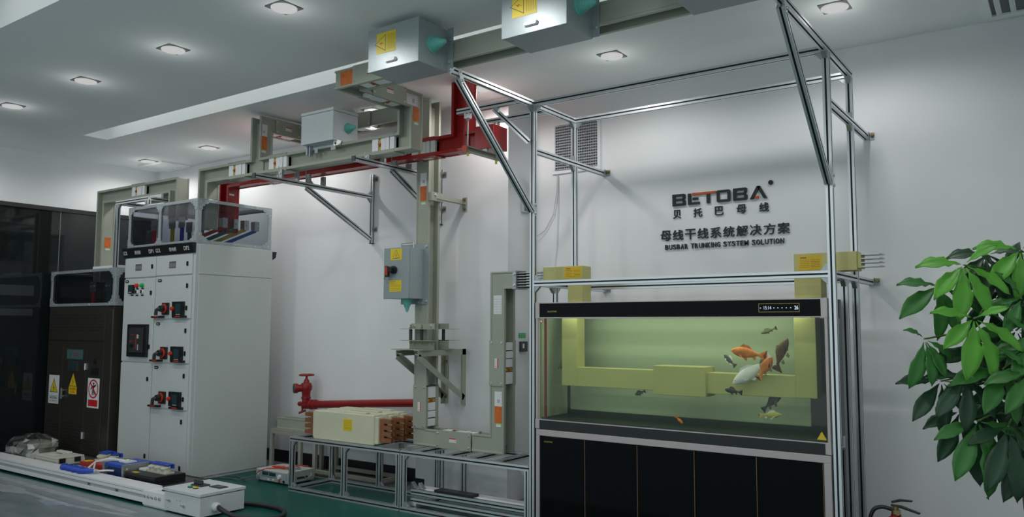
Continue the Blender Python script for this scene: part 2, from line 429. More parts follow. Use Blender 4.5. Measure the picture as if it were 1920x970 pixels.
g = G(); g.box(XL-0.2, XL, -3.0, YL+0.1, 0, CEIL+0.1); struct(g, 'wall_left', 'wall_paint')
g = G(); g.box(1.6, 1.8, -3.2, YW+0.2, 0, CEIL+0.1); struct(g, 'wall_right', 'wall_paint')
g = G(); g.box(XL, PX0, YL-0.012, YL, 0, 0.13); struct(g, 'baseboard_recess', 'skirting_black')
g = G(); g.box(PX0-0.0, -4.93, PY-0.012, PY, 0, 0.10); struct(g, 'baseboard_pilaster', 'skirting_black')
g = G(); g.box(PX1, 1.6, YW-0.012, YW, 0, 0.12); struct(g, 'baseboard_back', 'skirting_black')
# ceiling slab pierced by two long light slots
g = G()
for x0, x1, y0, y1 in ((-10.3,1.6,-3.0,2.02),(-10.3,-5.94,2.02,2.31),(-10.3,1.6,2.31,4.20),(-10.3,-8.57,4.20,4.46),(-10.3,1.6,4.46,6.2)):
    g.box(x0, x1, y0, y1, CEIL, CEIL+0.02)
for x0, y0, y1 in ((-5.94,2.02,2.31),(-8.57,4.20,4.46)):
    g.box(x0-0.02, 1.6, y0-0.02, y0, CEIL+0.02, CEIL+0.27); g.box(x0-0.02, 1.6, y1, y1+0.02, CEIL+0.02, CEIL+0.27)
    g.box(x0-0.02, x0, y0, y1, CEIL+0.02, CEIL+0.27); g.box(x0-0.02, 1.6, y0-0.02, y1+0.02, CEIL+0.25, CEIL+0.27)
struct(g, 'ceiling', 'ceiling_paint')
# worn paint on the grey floor: strips of old tape
g = G()
g.prism([(-8.75,3.60),(-6.2,3.55),(-6.2,3.62),(-8.7,3.665)], (0,0,0), X, Y, Z*0.0012)
g.prism([(-8.62,3.46),(-6.9,3.40),(-6.1,3.50),(-6.1,3.53),(-6.95,3.45),(-8.6,3.50)], (0,0,0), X, Y, Z*0.0012)
g.prism([(-8.35,3.42),(-7.95,3.34),(-7.72,3.42),(-7.9,3.52),(-8.2,3.52)], (0,0,0), X, Y, Z*0.0010)
g.prism([(-7.35,3.36),(-6.95,3.30),(-6.98,3.43),(-7.3,3.46)], (0,0,0), X, Y, Z*0.0010, 1)
o = g.build('floor_marks', ['floor_tape', 'floor_wear']); o['kind'] = 'structure'

# ------------------------------------------------------------------ ceiling lamps
def downlight(x, y, label):
    t = thing('ceiling_downlight', label, 'light', (x, y, CEIL-0.012), 'recessed ceiling downlights')
    g = G(); g.prism([(-0.085,-0.085),(0.085,-0.085),(0.085,0.085),(-0.085,0.085)], (x, y, CEIL-0.006), X, Y, Z*0.006); g.build('trim_plate', 'lamp_trim', t, 0.001)
    g = G(); g.lathe([(0.080,0),(0.083,0.004),(0.083,0.008)], (x, y, CEIL-0.014), Z, 32); g.build('lens', 'lamp_lens', t, 0, True)
    l = bpy.data.lights.new('lamp', 'SPOT'); l.energy = LAMP_W; l.color = LAMP_COL; l.shadow_soft_size = 0.06
    l.spot_size = radians(172); l.spot_blend = 0.5
    lo = bpy.data.objects.new('lamp', l); COL.objects.link(lo); lo.parent = t; lo.location = (0, 0, -0.03)
    l2 = bpy.data.lights.new('ceiling_fill', 'POINT'); l2.energy = CEIL_FILL_W; l2.color = LAMP_COL; l2.shadow_soft_size = 0.03  # extra point light hanging under the lens, no lamp there; washes the ceiling
    lo = bpy.data.objects.new('ceiling_fill', l2); COL.objects.link(lo); lo.parent = t; lo.location = (0, 0, -0.155)
    return t
DL = [(-7.944,3.24,'square recessed downlight, second from the left in the row along the slot'),
      (-6.611,3.24,'square recessed downlight above the open floor left of the grey boxes, third of its row'),
      (-5.315,3.22,'bright square downlight, nearest large lamp left of the end of the ceiling slot'),
      (-4.02,3.18,'square downlight at the top edge, left of the hanging grey boxes'),
      (-2.732,5.166,'square downlight over the middle of the aluminium frame, before the back wall'),
      (-1.145,5.161,'square downlight at the top right, beyond the frame corner'),
      (-9.26,5.34,'small far downlight in the corner above the dark glass partition'),
      (-7.979,5.32,'small far downlight right of the corner one, above the switchgear'),
      (-4.04,5.262,'downlight glowing behind the slanting brace by the red trunking')]
for a in DL: downlight(*a)
downlight(-6.6, 5.25, 'small far downlight tucked behind the left rise of the grey trunking')
downlight(-5.3, 5.25, 'downlight glimpsed through the trunking loop right of the pale tap-off box')
for k, (x, y) in enumerate(((-9.24,3.24),)): downlight(x, y, 'leftmost square downlight of the row, beside the left wall')
for x in (-8.0,-6.0,-4.0,-2.0,0.0):  # extra rows of downlights out of view, added for more light
    for y in (0.9,-1.2): downlight(x, y, 'unseen square downlight added to light the room behind the viewer')
for x in (-2.7,-1.3,0.1): downlight(x, 3.2, 'square downlight above the viewer, right of the frame')

def cove(x0, x1, y0, y1, label):
    t = thing('cove_light_strip', label, 'light', ((x0+x1)/2, (y0+y1)/2, CEIL+0.21))
    g = G(); g.box(x0, x1, y0+0.03, y0+0.055, CEIL+0.22, CEIL+0.25); g.build('diffuser', 'cove_strip', t)
    l = bpy.data.lights.new('cove_lamp', 'AREA'); l.shape = 'RECTANGLE'; l.size = x1-x0-0.05; l.size_y = 0.04; l.energy = 4.8*(x1-x0)/8; l.color = LAMP_COL
    lo = bpy.data.objects.new('cove_lamp', l); COL.objects.link(lo); lo.parent = t; lo.location = (0, y0+0.045-(y0+y1)/2, 0.005)
    lo.rotation_euler = (radians(55), 0, 0)
cove(-8.50, 1.5, 4.20, 4.46, 'long light strip inside the ceiling slot above the trunking')
cove(-5.90, 1.5, 2.02, 2.31, 'light strip inside the ceiling slot at the top left corner')

# ------------------------------------------------------------------ vents
def ceiling_vent(x0, x1, y0, y1, label, big):
    t = thing('ceiling_air_diffuser', label, 'vent', ((x0+x1)/2, (y0+y1)/2, CEIL-0.02))
    g = G(); w = 0.06 if big else 0.05
    for a in ((x0,x1,y0,y0+w),(x0,x1,y1-w,y1),(x0,x0+w,y0+w,y1-w),(x1-w,x1,y0+w,y1-w)): g.box(*a, CEIL-0.02, CEIL-0.001)
    g.build('frame', 'ceiling_paint', t, 0.002)
    g = G(); g.box(x0+w, x1-w, y0+w, y1-w, CEIL-0.004, CEIL-0.002); g.build('backing', 'zinc_dark', t)
    n = 8 if big else 5
    for i in range(n):
        c = x0+w+(x1-x0-2*w)*(i+0.5)/n
        g = G(); g.prism([(-0.014,0),(-0.010,0),(0.016,0.016),(0.012,0.016)], (c, y0+w, CEIL-0.0195), X, Z, Y*(y1-y0-2*w)); g.build('louvre', 'ceiling_paint', t)
ceiling_vent(-9.63, -9.10, 5.42, 5.82, 'square ceiling vent in the far left corner above the glass partition', False)
ceiling_vent(-0.40, 0.35, 5.33, 5.93, 'large louvred air outlet in the ceiling at the top right corner', True)

t = thing('wall_return_grille', 'louvred air grille on the back wall behind the left frame posts', 'vent', (-3.53, YW-0.02, 2.86))
x0, x1, z0, z1 = -3.745, -3.315, 2.887, 3.297
g = G()
for a in ((x0-0.03,x1+0.03,z1,z1+0.03),(x0-0.03,x1+0.03,z0-0.03,z0),(x0-0.03,x0,z0,z1),(x1,x1+0.03,z0,z1)): g.box(a[0], a[1], YW-0.014, YW, a[2], a[3])
g.build('frame', 'wall_paint', t, 0.002)
g = G(); g.box(x0, x1, YW-0.002, YW, z0, z1); g.build('backing', 'bus_inside', t)
for i in range(17):
    z = z0+0.008+(z1-z0-0.016)*i/16
    g = G(); g.prism([(0,-0.004),(0.018,-0.011),(0.018,-0.004),(0,0.004)], (x0, YW-0.020, z), Y, Z, X*(x1-x0)); g.build('louvre', 'label_grey', t)
g = G()
for i in range(19):
    x = x0+0.012+(x1-x0-0.024)*i/18; g.box(x-0.0015, x+0.0015, YW-0.024, YW-0.021, z0, z1)
g.build('guard_wires', 'label_grey', t)
g = G(); g.tube([(-3.72,5.985,2.85),(-3.725,5.985,2.70),(-3.76,5.985,2.50),(-3.85,5.985,2.36),(-4.0,5.96,2.27)], 0.004, 6)
tag(g.build('hanging_wire', 'wire_white'), 'thin white wire drooping on the wall below the air grille', 'wire')
g = G(); g.tube([(-3.715,5.99,2.85),(-3.715,5.99,2.5),(-3.73,5.99,2.2),(-3.76,5.99,1.95)], 0.0025, 6)
tag(g.build('hanging_wire', 'wire_white'), 'straight thin cord hanging down the wall under the air grille', 'wire')

# ------------------------------------------------------------------ glass partition on the left
t = thing('glass_partition', 'tall dark glossy glass partition with black rails at the far left', 'partition', (XL+0.03, 4.0, 0))
PZ = 2.895
for y0, y1 in ((-2.9,1.2),(1.21,2.9),(2.91,4.62),(4.63,5.84)):
    g = G(); g.box(XL+0.005, XL+0.022, y0, y1, 0.07, PZ-0.05); gp = g.build('glass_pane', 'partition_glass', t)
    for z0, z1 in ((1.83,1.95),(1.60,1.68)):
        if y0 < 4: g = G(); g.box(XL+0.0225, XL+0.0232, y0+0.05, y1-0.25, z0, z1); g.build('frosted_band', 'frost_band', gp)
    if y1 < 5: g = G(); g.box(XL+0.006, XL+0.027, y1, y1+0.010, 0.07, PZ-0.05); g.build('seam_strip', 'zinc_dark', t)
g = G(); g.box(XL+0.002, XL+0.045, -2.9, 5.84, PZ-0.05, PZ); g.build('top_rail', 'partition_frame', t, 0.002)
g = G(); g.box(XL+0.002, XL+0.045, -2.9, 5.84, 0, 0.07); g.build('bottom_rail', 'partition_frame', t, 0.002)

# ================================================================== SWITCHGEAR CABINETS
CY, CYB, CXL, CXM, CXR, CZ = 4.567, 5.48, -8.26, -7.665, -7.0, 2.215
def latch(p, x, z): 
    g = G(); g.prism([(-0.010,-0.022),(0.010,-0.022),(0.013,-0.016),(0.013,0.016),(0.010,0.022),(-0.010,0.022),(-0.013,0.016),(-0.013,-0.016)], (x, CY-0.0145, z), X, Z, -Y*0.007); g.build('latch', 'black_plastic', p)
def door(c, x0, x1, z0, z1):
    g = G(); g.box(x0+0.006, x1-0.006, CY-0.014, CY, z0+0.006, z1-0.006); return g.build('door', 'cabinet_paint', c, 0.003)
def tagplate(p, x, z):
    g = G(); g.prism([(-0.036,0),(-0.026,-0.014),(0.026,-0.014),(0.036,0),(0.026,0.014),(-0.026,0.014)], (x, CY-0.0145, z), X, Z, -Y*0.004); 
    flat(g, (x, CY-0.0185, z), X, Z, -0.022, 0.022, -0.004, 0.004, 0, 0.0006, 1); g.build('tag_plate', ['black_plastic', 'label_grey'], p)
def nameplate(p, x, z):
    g = G(); flat(g, (x, CY-0.0143, z), X, Z, -0.058, 0.058, -0.034, 0.034, 0, 0.002, 0)
    flat(g, (x, CY-0.0143, z), X, Z, -0.050, -0.030, 0.018, 0.027, 0.002, 0.0025, 1)
    for i in range(4):
        flat(g, (x, CY-0.0143, z), X, Z, -0.050, -0.005, 0.008-i*0.009, 0.011-i*0.009, 0.002, 0.0025, 2); flat(g, (x, CY-0.0143, z), X, Z, 0.003, 0.048, 0.008-i*0.009, 0.011-i*0.009, 0.002, 0.0025, 2)
    g.build('nameplate', ['nameplate', 'label_red', 'nameplate_mark'], p)
def banner(c, x0, x1, words):
    g = G(); g.prism([(0,0),(0.045,0.095),(0.045,0.10),(0,0.10)][:0] or [(-0.020,0.0),(0.0,0.0),(0.0,0.10),(-0.045,0.10),(-0.045,0.092)], (x0, CY, 2.208), Y, Z, X*(x1-x0)); b = g.build('header_strip', 'black_plastic', c)
    v = V((0, -0.025, 0.092)).normalized()
    for s, xa, w in words: text(s, 'lettering', 'label_white', b, V((xa, CY-0.0285, 2.236))+v*0.0-Y*0.001, X, v, w, 0.040, 0.001)
def cabinet(x0, x1, label, words):
    c = thing('switchgear_cabinet', label, 'electrical cabinet', ((x0+x1)/2, (CY+CYB)/2, 0), 'light grey switchgear cabinets')
    g = G(); g.box(x0+0.001, x1-0.001, CY, CYB, 0.0, CZ+0.09); g.build('body', 'cabinet_paint', c, 0.003)
    banner(c, x0-0.012 if x0 < -8 else x0, x1-0.001, words)
    return c
c1 = cabinet(CXL, CXM, 'light grey switchgear cabinet with a breaker and pilot lights, left of the pair', [('GCK', -8.262, 0.075), ('进线柜', -8.045, 0.115), ('DP1', -7.775, 0.082)])
c2 = cabinet(CXM, CXR, 'light grey switchgear cabinet with three switch drawers, right of the pair', [('GCK', -7.650, 0.085), ('馈电柜', -7.41, 0.125), ('DP2', -7.155, 0.09)])
d = door(c1, CXL, CXM, 1.99, 2.205); nameplate(d, -7.99, 2.10); latch(d, -7.733, 2.10)
d = door(c1, CXL, CXM, 1.115, 1.985); tagplate(d, -8.20, 1.957); latch(d, -7.737, 1.828); latch(d, -7.732, 1.277)
g = G(); g.box(-8.15, -8.045, CY-0.032, CY-0.014, 1.828, 1.918); flat(g, (-8.0975, CY-0.032, 1.873), X, Z, -0.042, 0.042, -0.022, 0.038, 0, 0.001, 1); flat(g, (-8.0975, CY-0.032, 1.873), X, Z, -0.04, 0.02, -0.036, -0.030, 0, 0.001, 2)
g.build('panel_meter', ['black_plastic', 'lcd_dark', 'label_white'], d, 0.003)
for x, z, m in ((-8.0,1.908,'red_plastic'),(-7.899,1.908,'green_plastic')):
    g = G(); g.lathe([(0.025,0),(0.025,0.008),(0.021,0.010),(0.020,0.026),(0.012,0.032)], (x, CY-0.014, z), -Y, 20); g.build('pilot_lamp', m, d, 0, True)
for x, z, m in ((-7.999,1.843,'green_plastic'),(-7.899,1.843,'red_plastic')):
    g = G(); g.lathe([(0.024,0),(0.024,0.010),(0.020,0.012)], (x, CY-0.014, z), -Y, 20, 0); g.box(x-0.020, x-0.003, CY-0.030, CY-0.026, z-0.014, z+0.014, 1); g.box(x-0.003, x+0.007, CY-0.036, CY-0.026, z-0.018, z+0.018, 2)
    g.build('selector_knob', ['white_plastic', m, 'black_plastic'], d)
for x, z in ((-7.995,1.875),(-7.895,1.875),(-7.997,1.806),(-7.897,1.806),(-8.09,1.810)):
    g = G(); g.box(x-0.022, x+0.022, CY-0.018, CY-0.014, z-0.006, z+0.006); g.build('caption_tag', 'black_plastic', d)
bk = G(); bk.box(-8.116, -7.746, CY-0.040, CY-0.014, 1.17, 1.506); bk = bk.build('circuit_breaker', 'black_plastic', d, 0.004)
g = G(); g.box(-8.055, -7.80, CY-0.050, CY-0.040, 1.215, 1.47); 
g.box(-8.035, -7.83, CY-0.054, CY-0.050, 1.405, 1.445, 0); br = g.build('breaker_face', 'dark_grey_plastic', bk, 0.002)
for n_, m_, a_ in (('charging_lever','red_plastic',(-7.921,-7.914,CY-0.054,CY-0.050,1.25,1.40)),('open_button','red_plastic',(-8.03,-8.0,CY-0.053,CY-0.050,1.325,1.335)),('face_label','label_grey',(-7.90,-7.872,CY-0.056,CY-0.050,1.36,1.40)),('face_label','label_grey',(-7.885,-7.875,CY-0.056,CY-0.050,1.24,1.30)),('close_button','black_plastic',(-8.03,-7.97,CY-0.056,CY-0.050,1.265,1.30)),('face_stripe','label_red',(-8.03,-7.95,CY-0.052,CY-0.050,1.398,1.402))):
    g = G(); g.box(*a_); g.build(n_, m_, bk)
d = door(c1, CXL, CXM, 0.035, 1.11); latch(d, -7.737, 0.95); latch(d, -7.729, 0.181)
d = door(c2, CXM, CXR-0.03, 1.995, 2.205); nameplate(d, -7.37, 2.102); latch(d, -7.111, 2.104)
zs = [(1.558,1.99),(1.121,1.552),(0.670,1.115)]
for k, (z0, z1) in enumerate(zs):
    d = door(c2, CXM, CXR-0.03, z0, z1); tagplate(d, -7.583, z1-0.042); latch(d, -7.102, (1.885,1.444,1.004)[k]); latch(d, -7.102, (1.666,1.222,0.779)[k])
    zc = (1.662,1.22,0.779)[k]; xk = -7.45
    g = G(); g.box(xk-0.055, xk+0.055, CY-0.032, CY-0.014, zc-0.06, zc+0.06, 0); g.cyl((xk-0.008,CY-0.032,zc), (xk-0.008,CY-0.046,zc), 0.048, n=24, m=1); g.cyl((xk-0.008,CY-0.046,zc), (xk-0.008,CY-0.085,zc), 0.036, 0.030, n=20, m=0)
    rs = g.build('rotary_switch', ['black_plastic', 'red_plastic'], d, 0.002)
    g = G(); g.tube([(xk-0.008,CY-0.070,zc),(xk-0.030,CY-0.086,zc-0.002),(xk-0.052,CY-0.090,zc-0.014),(xk-0.060,CY-0.090,zc-0.066)], 0.017, 10); g.build('switch_lever', 'dark_grey_plastic', rs, 0, True)
    xm, zm = -7.222, zc-0.002
    g = G(); g.box(xm-0.092, xm+0.092, CY-0.040, CY-0.014, zm-0.072, zm+0.070, 0); g.box(xm-0.03, xm+0.055, CY-0.043, CY-0.040, zm-0.045, zm+0.048, 1); g.cyl((xm-0.075,CY-0.040,zm), (xm-0.075,CY-0.062,zm), 0.022, 0.018, n=16, m=2); flat(g, (xm,CY-0.040,zm), X, Z, -0.02, 0.05, -0.060, -0.053, 0, 0.001, 3)
    g.build('protection_module', ['black_plastic', 'lcd_dark', 'red_plastic', 'label_grey'], d, 0.002)
    for xa, w in ((-7.572,0.19),(-7.195,0.205)):
        g = G(); z = z0+0.022; g.prism([(-w/2,-0.010),(w/2,-0.010),(w/2,0.012),(-w/2,0.008)], (xa, CY-0.014, z), X, Z, -Y*0.034, 0); g.box(xa-w*0.22, xa+w*0.20, CY-0.0505, CY-0.048, z-0.004, z+0.007, 1)
        g.build('drawer_handle', ['black_plastic', 'red_plastic'], d, 0.002)
d = door(c2, CXM, CXR-0.03, 0.035, 0.664); latch(d, -7.117, 0.562); latch(d, -7.117, 0.12)
g = G(); g.box(CXR-0.001, CXR+0.010, CY+0.035, CYB-0.01, 2.0, 2.30); g.build('side_panel', 'cabinet_paint', c2, 0.002)
g = G(); g.box(CXR-0.001, CXR+0.010, CY+0.035, CYB-0.01, 0.03, 1.994); g.build('side_panel', 'cabinet_paint', c2, 0.002)
g = G(); g.prism([(0,0),(0.035,0.025),(0.045,0.085),(0,0.085)], (CXR-0.6, CYB, 2.20), Y, Z, X*0.61); g.build('rear_header_strip', 'black_plastic', c2)

def corner_plate(p, c, u, v, s=0.10):
    """scalloped riveted corner plate lying in the u,v plane, corner at c"""
    u, v = V(u), V(v); n = u.cross(v)
    pl = [(0,0),(s*1.0,0)]
    for cx, cy, a0, a1 in ((s*0.92, s*0.26, -60, 100), (s*0.52, s*0.52, -20, 110), (s*0.26, s*0.92, -10, 150)):
        for i in range(6):
            a = radians(a0+(a1-a0)*i/5); pl.append((cx+s*0.24*cos(a), cy+s*0.24*sin(a)))
    pl.append((0, s*1.0))
    if n.dot(V(OUT)) < 0: n = -n; 
    g = G(); g.prism(pl, V(c), u, v, n*0.004)
    for a, b in ((0.22,0.85),(0.3,0.28),(0.85,0.22)): g.cyl(V(c)+u*a*s+v*b*s+n*0.004, V(c)+u*a*s+v*b*s+n*0.009, 0.008, 0.005, n=10, m=1)
    return g.build('corner_plate', ['frame_zinc', 'steel_bolt'], p)
OUT = -Y
def enclosure(x0, x1, y0, y1, z0, z1, label, mids, side_panel='clear_panel', w=0.04):
    global OUT
    t = thing('busbar_enclosure', label, 'enclosure', ((x0+x1)/2, (y0+y1)/2, z0))
    def rail(*a): g = G(); g.box(*a); g.build('edge_strip', 'frame_zinc', t, 0.002)
    e = 0.004
    for z in (z0, z1-w*0.8):
        rail(x0, x1, y0-e, y0+0.006, z, z+w*0.8); rail(x0, x1, y1-0.006, y1+e, z, z+w*0.8)
        rail(x1-0.006, x1+e, y0, y1, z, z+w*0.8); rail(x0-e, x0+0.006, y0, y1, z, z+w*0.8)
    for x in (x0, x1-w): rail(x, x+w, y0-e, y0+0.006, z0+w*0.8, z1-w*0.8); rail(x, x+w, y1-0.006, y1+e, z0+w*0.8, z1-w*0.8)
    for y in (y0, y1-w): rail(x1-0.006, x1+e, y, y+w, z0+w*0.8, z1-w*0.8); rail(x0-e, x0+0.006, y, y+w, z0+w*0.8, z1-w*0.8)
    for m in mids: rail(m-w/2, m+w/2, y0-e, y0+0.006, z0+w*0.8, z1-w*0.8)
    xs = [x0]+list(mids)+[x1]
    for a, b in zip(xs, xs[1:]): g = G(); g.box(a+0.008, b-0.008, y0+0.007, y0+0.011, z0+0.01, z1-0.01); g.build('clear_panel', 'smoke_panel', t)
    g = G(); g.box(x0+0.01, x1-0.01, y1-0.011, y1-0.007, z0+0.01, z1-0.01); g.build('clear_panel', 'clear_panel', t)
    g = G(); g.box(x1-0.011, x1-0.007, y0+0.012, y1-0.012, z0+0.01, z1-0.01); g.build('clear_panel', side_panel, t)
    g = G(); g.box(x0+0.007, x0+0.011, y0+0.012, y1-0.012, z0+0.01, z1-0.01); g.build('clear_panel', side_panel, t)
    g = G(); g.box(x0+0.008, x1-0.008, y0+0.008, y1-0.008, z1-0.006, z1-0.002); g.build('top_panel', 'smoke_panel', t)
    g = G(); g.box(x0+0.001, x1-0.001, y0+0.001, y1-0.001, z0, z0+0.004); g.build('base_tray', 'frame_zinc', t)
    OUT = -Y
    for x, su in [(x0, 1), (x1, -1)]:
        for z, sv in ((z0, 1), (z1, -1)): corner_plate(t, (x, y0-e, z), X*su, Z*sv)
    for m in mids:
        for z, sv in ((z0, 1), (z1, -1)): corner_plate(t, (m, y0-e, z), X, Z*sv, 0.075); corner_plate(t, (m, y0-e, z), -X, Z*sv, 0.075)
    OUT = X
    for y, su in [(y0, 1), (y1, -1)]:
        for z, sv in ((z0, 1), (z1, -1)): corner_plate(t, (x1+e, y, z), Y*su, Z*sv)
    g = G()
    n = max(2, int((x1-x0)/0.3))
    for i in range(n):
        for z in (z0+0.016, z1-0.016): x = x0+0.15+(x1-x0-0.3)*i/(n-1); g.cyl((x, y0-e, z), (x, y0-e-0.005, z), 0.008, 0.005, n=10)
    for i in range(3):
        for z in (z0+0.016, z1-0.016): y = y0+0.2+(y1-y0-0.4)*i/2; g.cyl((x1+e, y, z), (x1+e+0.005, y, z), 0.008, 0.005, n=10)
    g.build('rivets', 'steel_bolt', t)
    return t
E1 = enclosure(-8.255, -7.005, 4.575, 5.455, 2.306, 2.75, 'riveted smoky clear box of busbars on top of the grey switchgear', [-7.665])
E2 = enclosure(-9.765, -8.36, 4.51, 5.25, 1.705, 2.112, 'riveted smoky clear box of busbars on top of the dark cabinet', [], 'smoke_panel')
# copper links inside the enclosures, painted in phase colours
def dropper(x, y, z0, z1, m, label, n=1, grp='phase busbars inside the clear boxes'):
    t = thing('phase_busbar', label, 'busbar', (x, y, z0), grp)
    g = G(); g.box(x-0.030, x+0.030, y-0.005, y+0.005, z0, z1-0.06); g.build('painted_bar', m, t, 0.001)
    g = G(); g.box(x-0.05, x+0.06, y-0.012, y-0.005, z1-0.11, z1); 
    for i in (-0.025, 0.03): bolt(g, (x+i, y-0.012, z1-0.055), -Y, 0.014, 0.014, 1)
    g.build('tinned_lug', ['tin_bar', 'steel_bolt'], t, 0.001)
for x, m, y, n in ((-7.90,'bar_red',4.66,'red'),(-7.57,'bar_yellow',4.66,'yellow'),(-7.40,'bar_blue',4.66,'blue'),(-7.72,'bar_green',4.95,'green')):
    dropper(x, y, 2.31, 2.60, m, n+' phase busbar standing behind the front panel over the switchgear')
for i, (m, n) in enumerate((('bar_red','red'),('bar_green','green'),('bar_yellow','yellow'),('bar_blue','blue'))):
    y = 4.86+0.13*i; t = thing('bent_phase_busbar', n+' bent busbar link seen through the side of the clear box', 'busbar', (-7.10, y, 2.31), 'bent busbar links')
    g = G(); g.sweep([(-0.004,-0.02),(0.004,-0.02),(0.004,0.02),(-0.004,0.02)], [(-7.30,y-0.15,2.31),(-7.30,y-0.15,2.36),(-7.12,y+0.08,2.50),(-7.12,y+0.08,2.60)], X); g.build('painted_bar', m, t)
    g = G(); g.box(-7.16, -7.09, y+0.06, y+0.115, 2.50, 2.60); bolt(g, (-7.09, y+0.088, 2.55), X, 0.010, 0.02, 1); g.build('tinned_lug', ['tin_bar', 'steel_bolt'], t)
for x, m, n in ((-8.98,'bar_red','red'),(-8.66,'bar_green','green'),(-8.50,'bar_yellow','yellow')):
    dropper(x, 4.60, 1.71, 1.98, m, n+' phase busbar inside the clear box over the dark cabinet')

g = G(); g.box(-9.02, -8.50, 4.60, 5.0, 2.1135, 2.150)
tag(g.build('white_cover_plate', 'aluminium_white', None, 0.003), 'flat white plate lying on top of the clear box over the dark cabinet', 'plate')
# ------------------------------------------------------------------ dark transformer cabinet
TX0, TX1, TY, TYB, TZ = -9.765, -8.36, 4.51, 5.25, 1.70
T = thing('transformer_cabinet', 'tall dark brown steel cabinet with vents and warning signs on its doors', 'electrical cabinet', ((TX0+TX1)/2, (TY+TYB)/2, 0))
g = G(); g.box(TX0, TX1, TY, TYB, 0, TZ); g.build('body', 'transformer_steel', T, 0.003)
def vents(p, x0, x1, z0, z1, w=0.034, h=0.012, dx=0.052, dz=0.034, y=0):
    g = G(); r = 0; z = z0
    while z <= z1:
        x = x0+(0.5*dx if r % 2 else 0)
        while x+w <= x1: g.prism([(0,h*0.3),(w*0.15,0),(w*0.85,0),(w,h*0.3),(w,h*0.7),(w*0.85,h),(w*0.15,h),(0,h*0.7)], (x, TY-0.0100-y, z), X, Z, -Y*0.0008); x += dx
        z += dz; r += 1
    g.build('vent_slots', 'transformer_hole', p)
g = G(); g.box(TX0+0.02, -8.515, TY-0.010, TY, 1.325, 1.665); d = g.build('top_panel', 'transformer_steel', T, 0.003); vents(d, TX0+0.06, -8.55, 1.43, 1.60)
tdoors = []
for x0, x1, z0 in ((-9.745,-9.385,0.05),(-9.381,-8.868,0.05),(-8.864,-8.512,0.05)):
    g = G(); g.box(x0, x1, TY-0.010, TY, z0, 1.255); d = g.build('door', 'transformer_steel', T, 0.003); tdoors.append(d)
    vents(d, x0+0.03, x1-0.03, 0.10, 0.43)
    g = G(); g.box(x1-0.003, x1+0.002, TY-0.013, TY-0.003, z0, 1.255); g.build('door_edge', 'transformer_edge', d)
g = G(); g.box(-8.50, -8.365, TY-0.006, TY, 0.05, 1.665); g.build('corner_panel', 'transformer_steel', T, 0.003)
g = G(); g.box(-8.512, -8.507, TY-0.012, TY, 0.05, 1.665); g.box(-8.365, -8.36, TY-0.012, TY, 0.05, 1.665); g.build('corner_edge', 'transformer_edge', T)
vents_side = G()
for i in range(12): vents_side.box(TX1, TX1+0.001, TY+0.10+0.05*(i % 3), TY+0.13+0.05*(i % 3), 1.42+0.03*(i//3), 1.43+0.03*(i//3))
vents_side.build('side_vent_slots', 'transformer_hole', T)
for z in (1.042, 0.30):
    g = G(); g.box(-8.895, -8.835, TY-0.020, TY-0.010, z-0.035, z+0.035); g.cyl((-8.865,TY-0.022,z-0.035), (-8.865,TY-0.022,z+0.035), 0.008, n=10); g.build('hinge', 'steel_bolt', tdoors[1])
g = G(); g.box(-9.345, -9.315, TY-0.045, TY-0.030, 0.67, 0.79); g.box(-9.34,-9.32,TY-0.032,TY-0.010,0.69,0.71); g.box(-9.34,-9.32,TY-0.032,TY-0.010,0.755,0.775); g.build('door_handle', 'steel_bolt', tdoors[1], 0.003)
g = G(); F = (0, TY-0.0102, 0)
flat(g, F, X, Z, -9.294, -8.94, 1.115, 1.225, 0, 0.003, 0); flat(g, F, X, Z, -9.280, -8.955, 1.125, 1.215, 0.003, 0.0035, 1)
fp = lambda x, z: V((x, TY-0.0140, z))
g.prism([(-9.265,1.205),(-9.235,1.205),(-9.215,1.175),(-9.195,1.205),(-9.165,1.205),(-9.215,1.135),(-9.245,1.135),(-9.230,1.160)], (0, TY-0.0137, 0), X, Z, -Y*0.0006, 2)
g.prism([(-9.225,1.20),(-9.205,1.20),(-9.215,1.215)], (0, TY-0.0137, 0), X, Z, -Y*0.0006, 3)
for a, b, c_, e_ in ((-9.145,-9.06,1.185,1.200),(-9.145,-8.985,1.155,1.178),(-9.145,-8.975,1.138,1.146)): flat(g, F, X, Z, a, b, c_, e_, 0.0035, 0.004, 4)
g.build('maker_plate', ['bar_green', 'nameplate', 'bar_green', 'red_plastic', 'label_ink'], tdoors[1])
g = G(); flat(g, F, X, Z, -9.245, -9.04, 0.990, 1.096, 0, 0.006, 0); flat(g, F, X, Z, -9.22, -9.065, 1.003, 1.083, 0.006, 0.007, 1); g.build('inspection_window', ['transformer_edge', 'lcd_dark'], tdoors[1])
g = G(); flat(g, F, X, Z, -8.755, -8.60, 0.955, 1.032, 0, 0.004, 0); flat(g, F, X, Z, -8.70, -8.66, 1.075, 1.125, 0, 0.006, 0); g.build('black_vent_plate', 'black_plastic', tdoors[2])
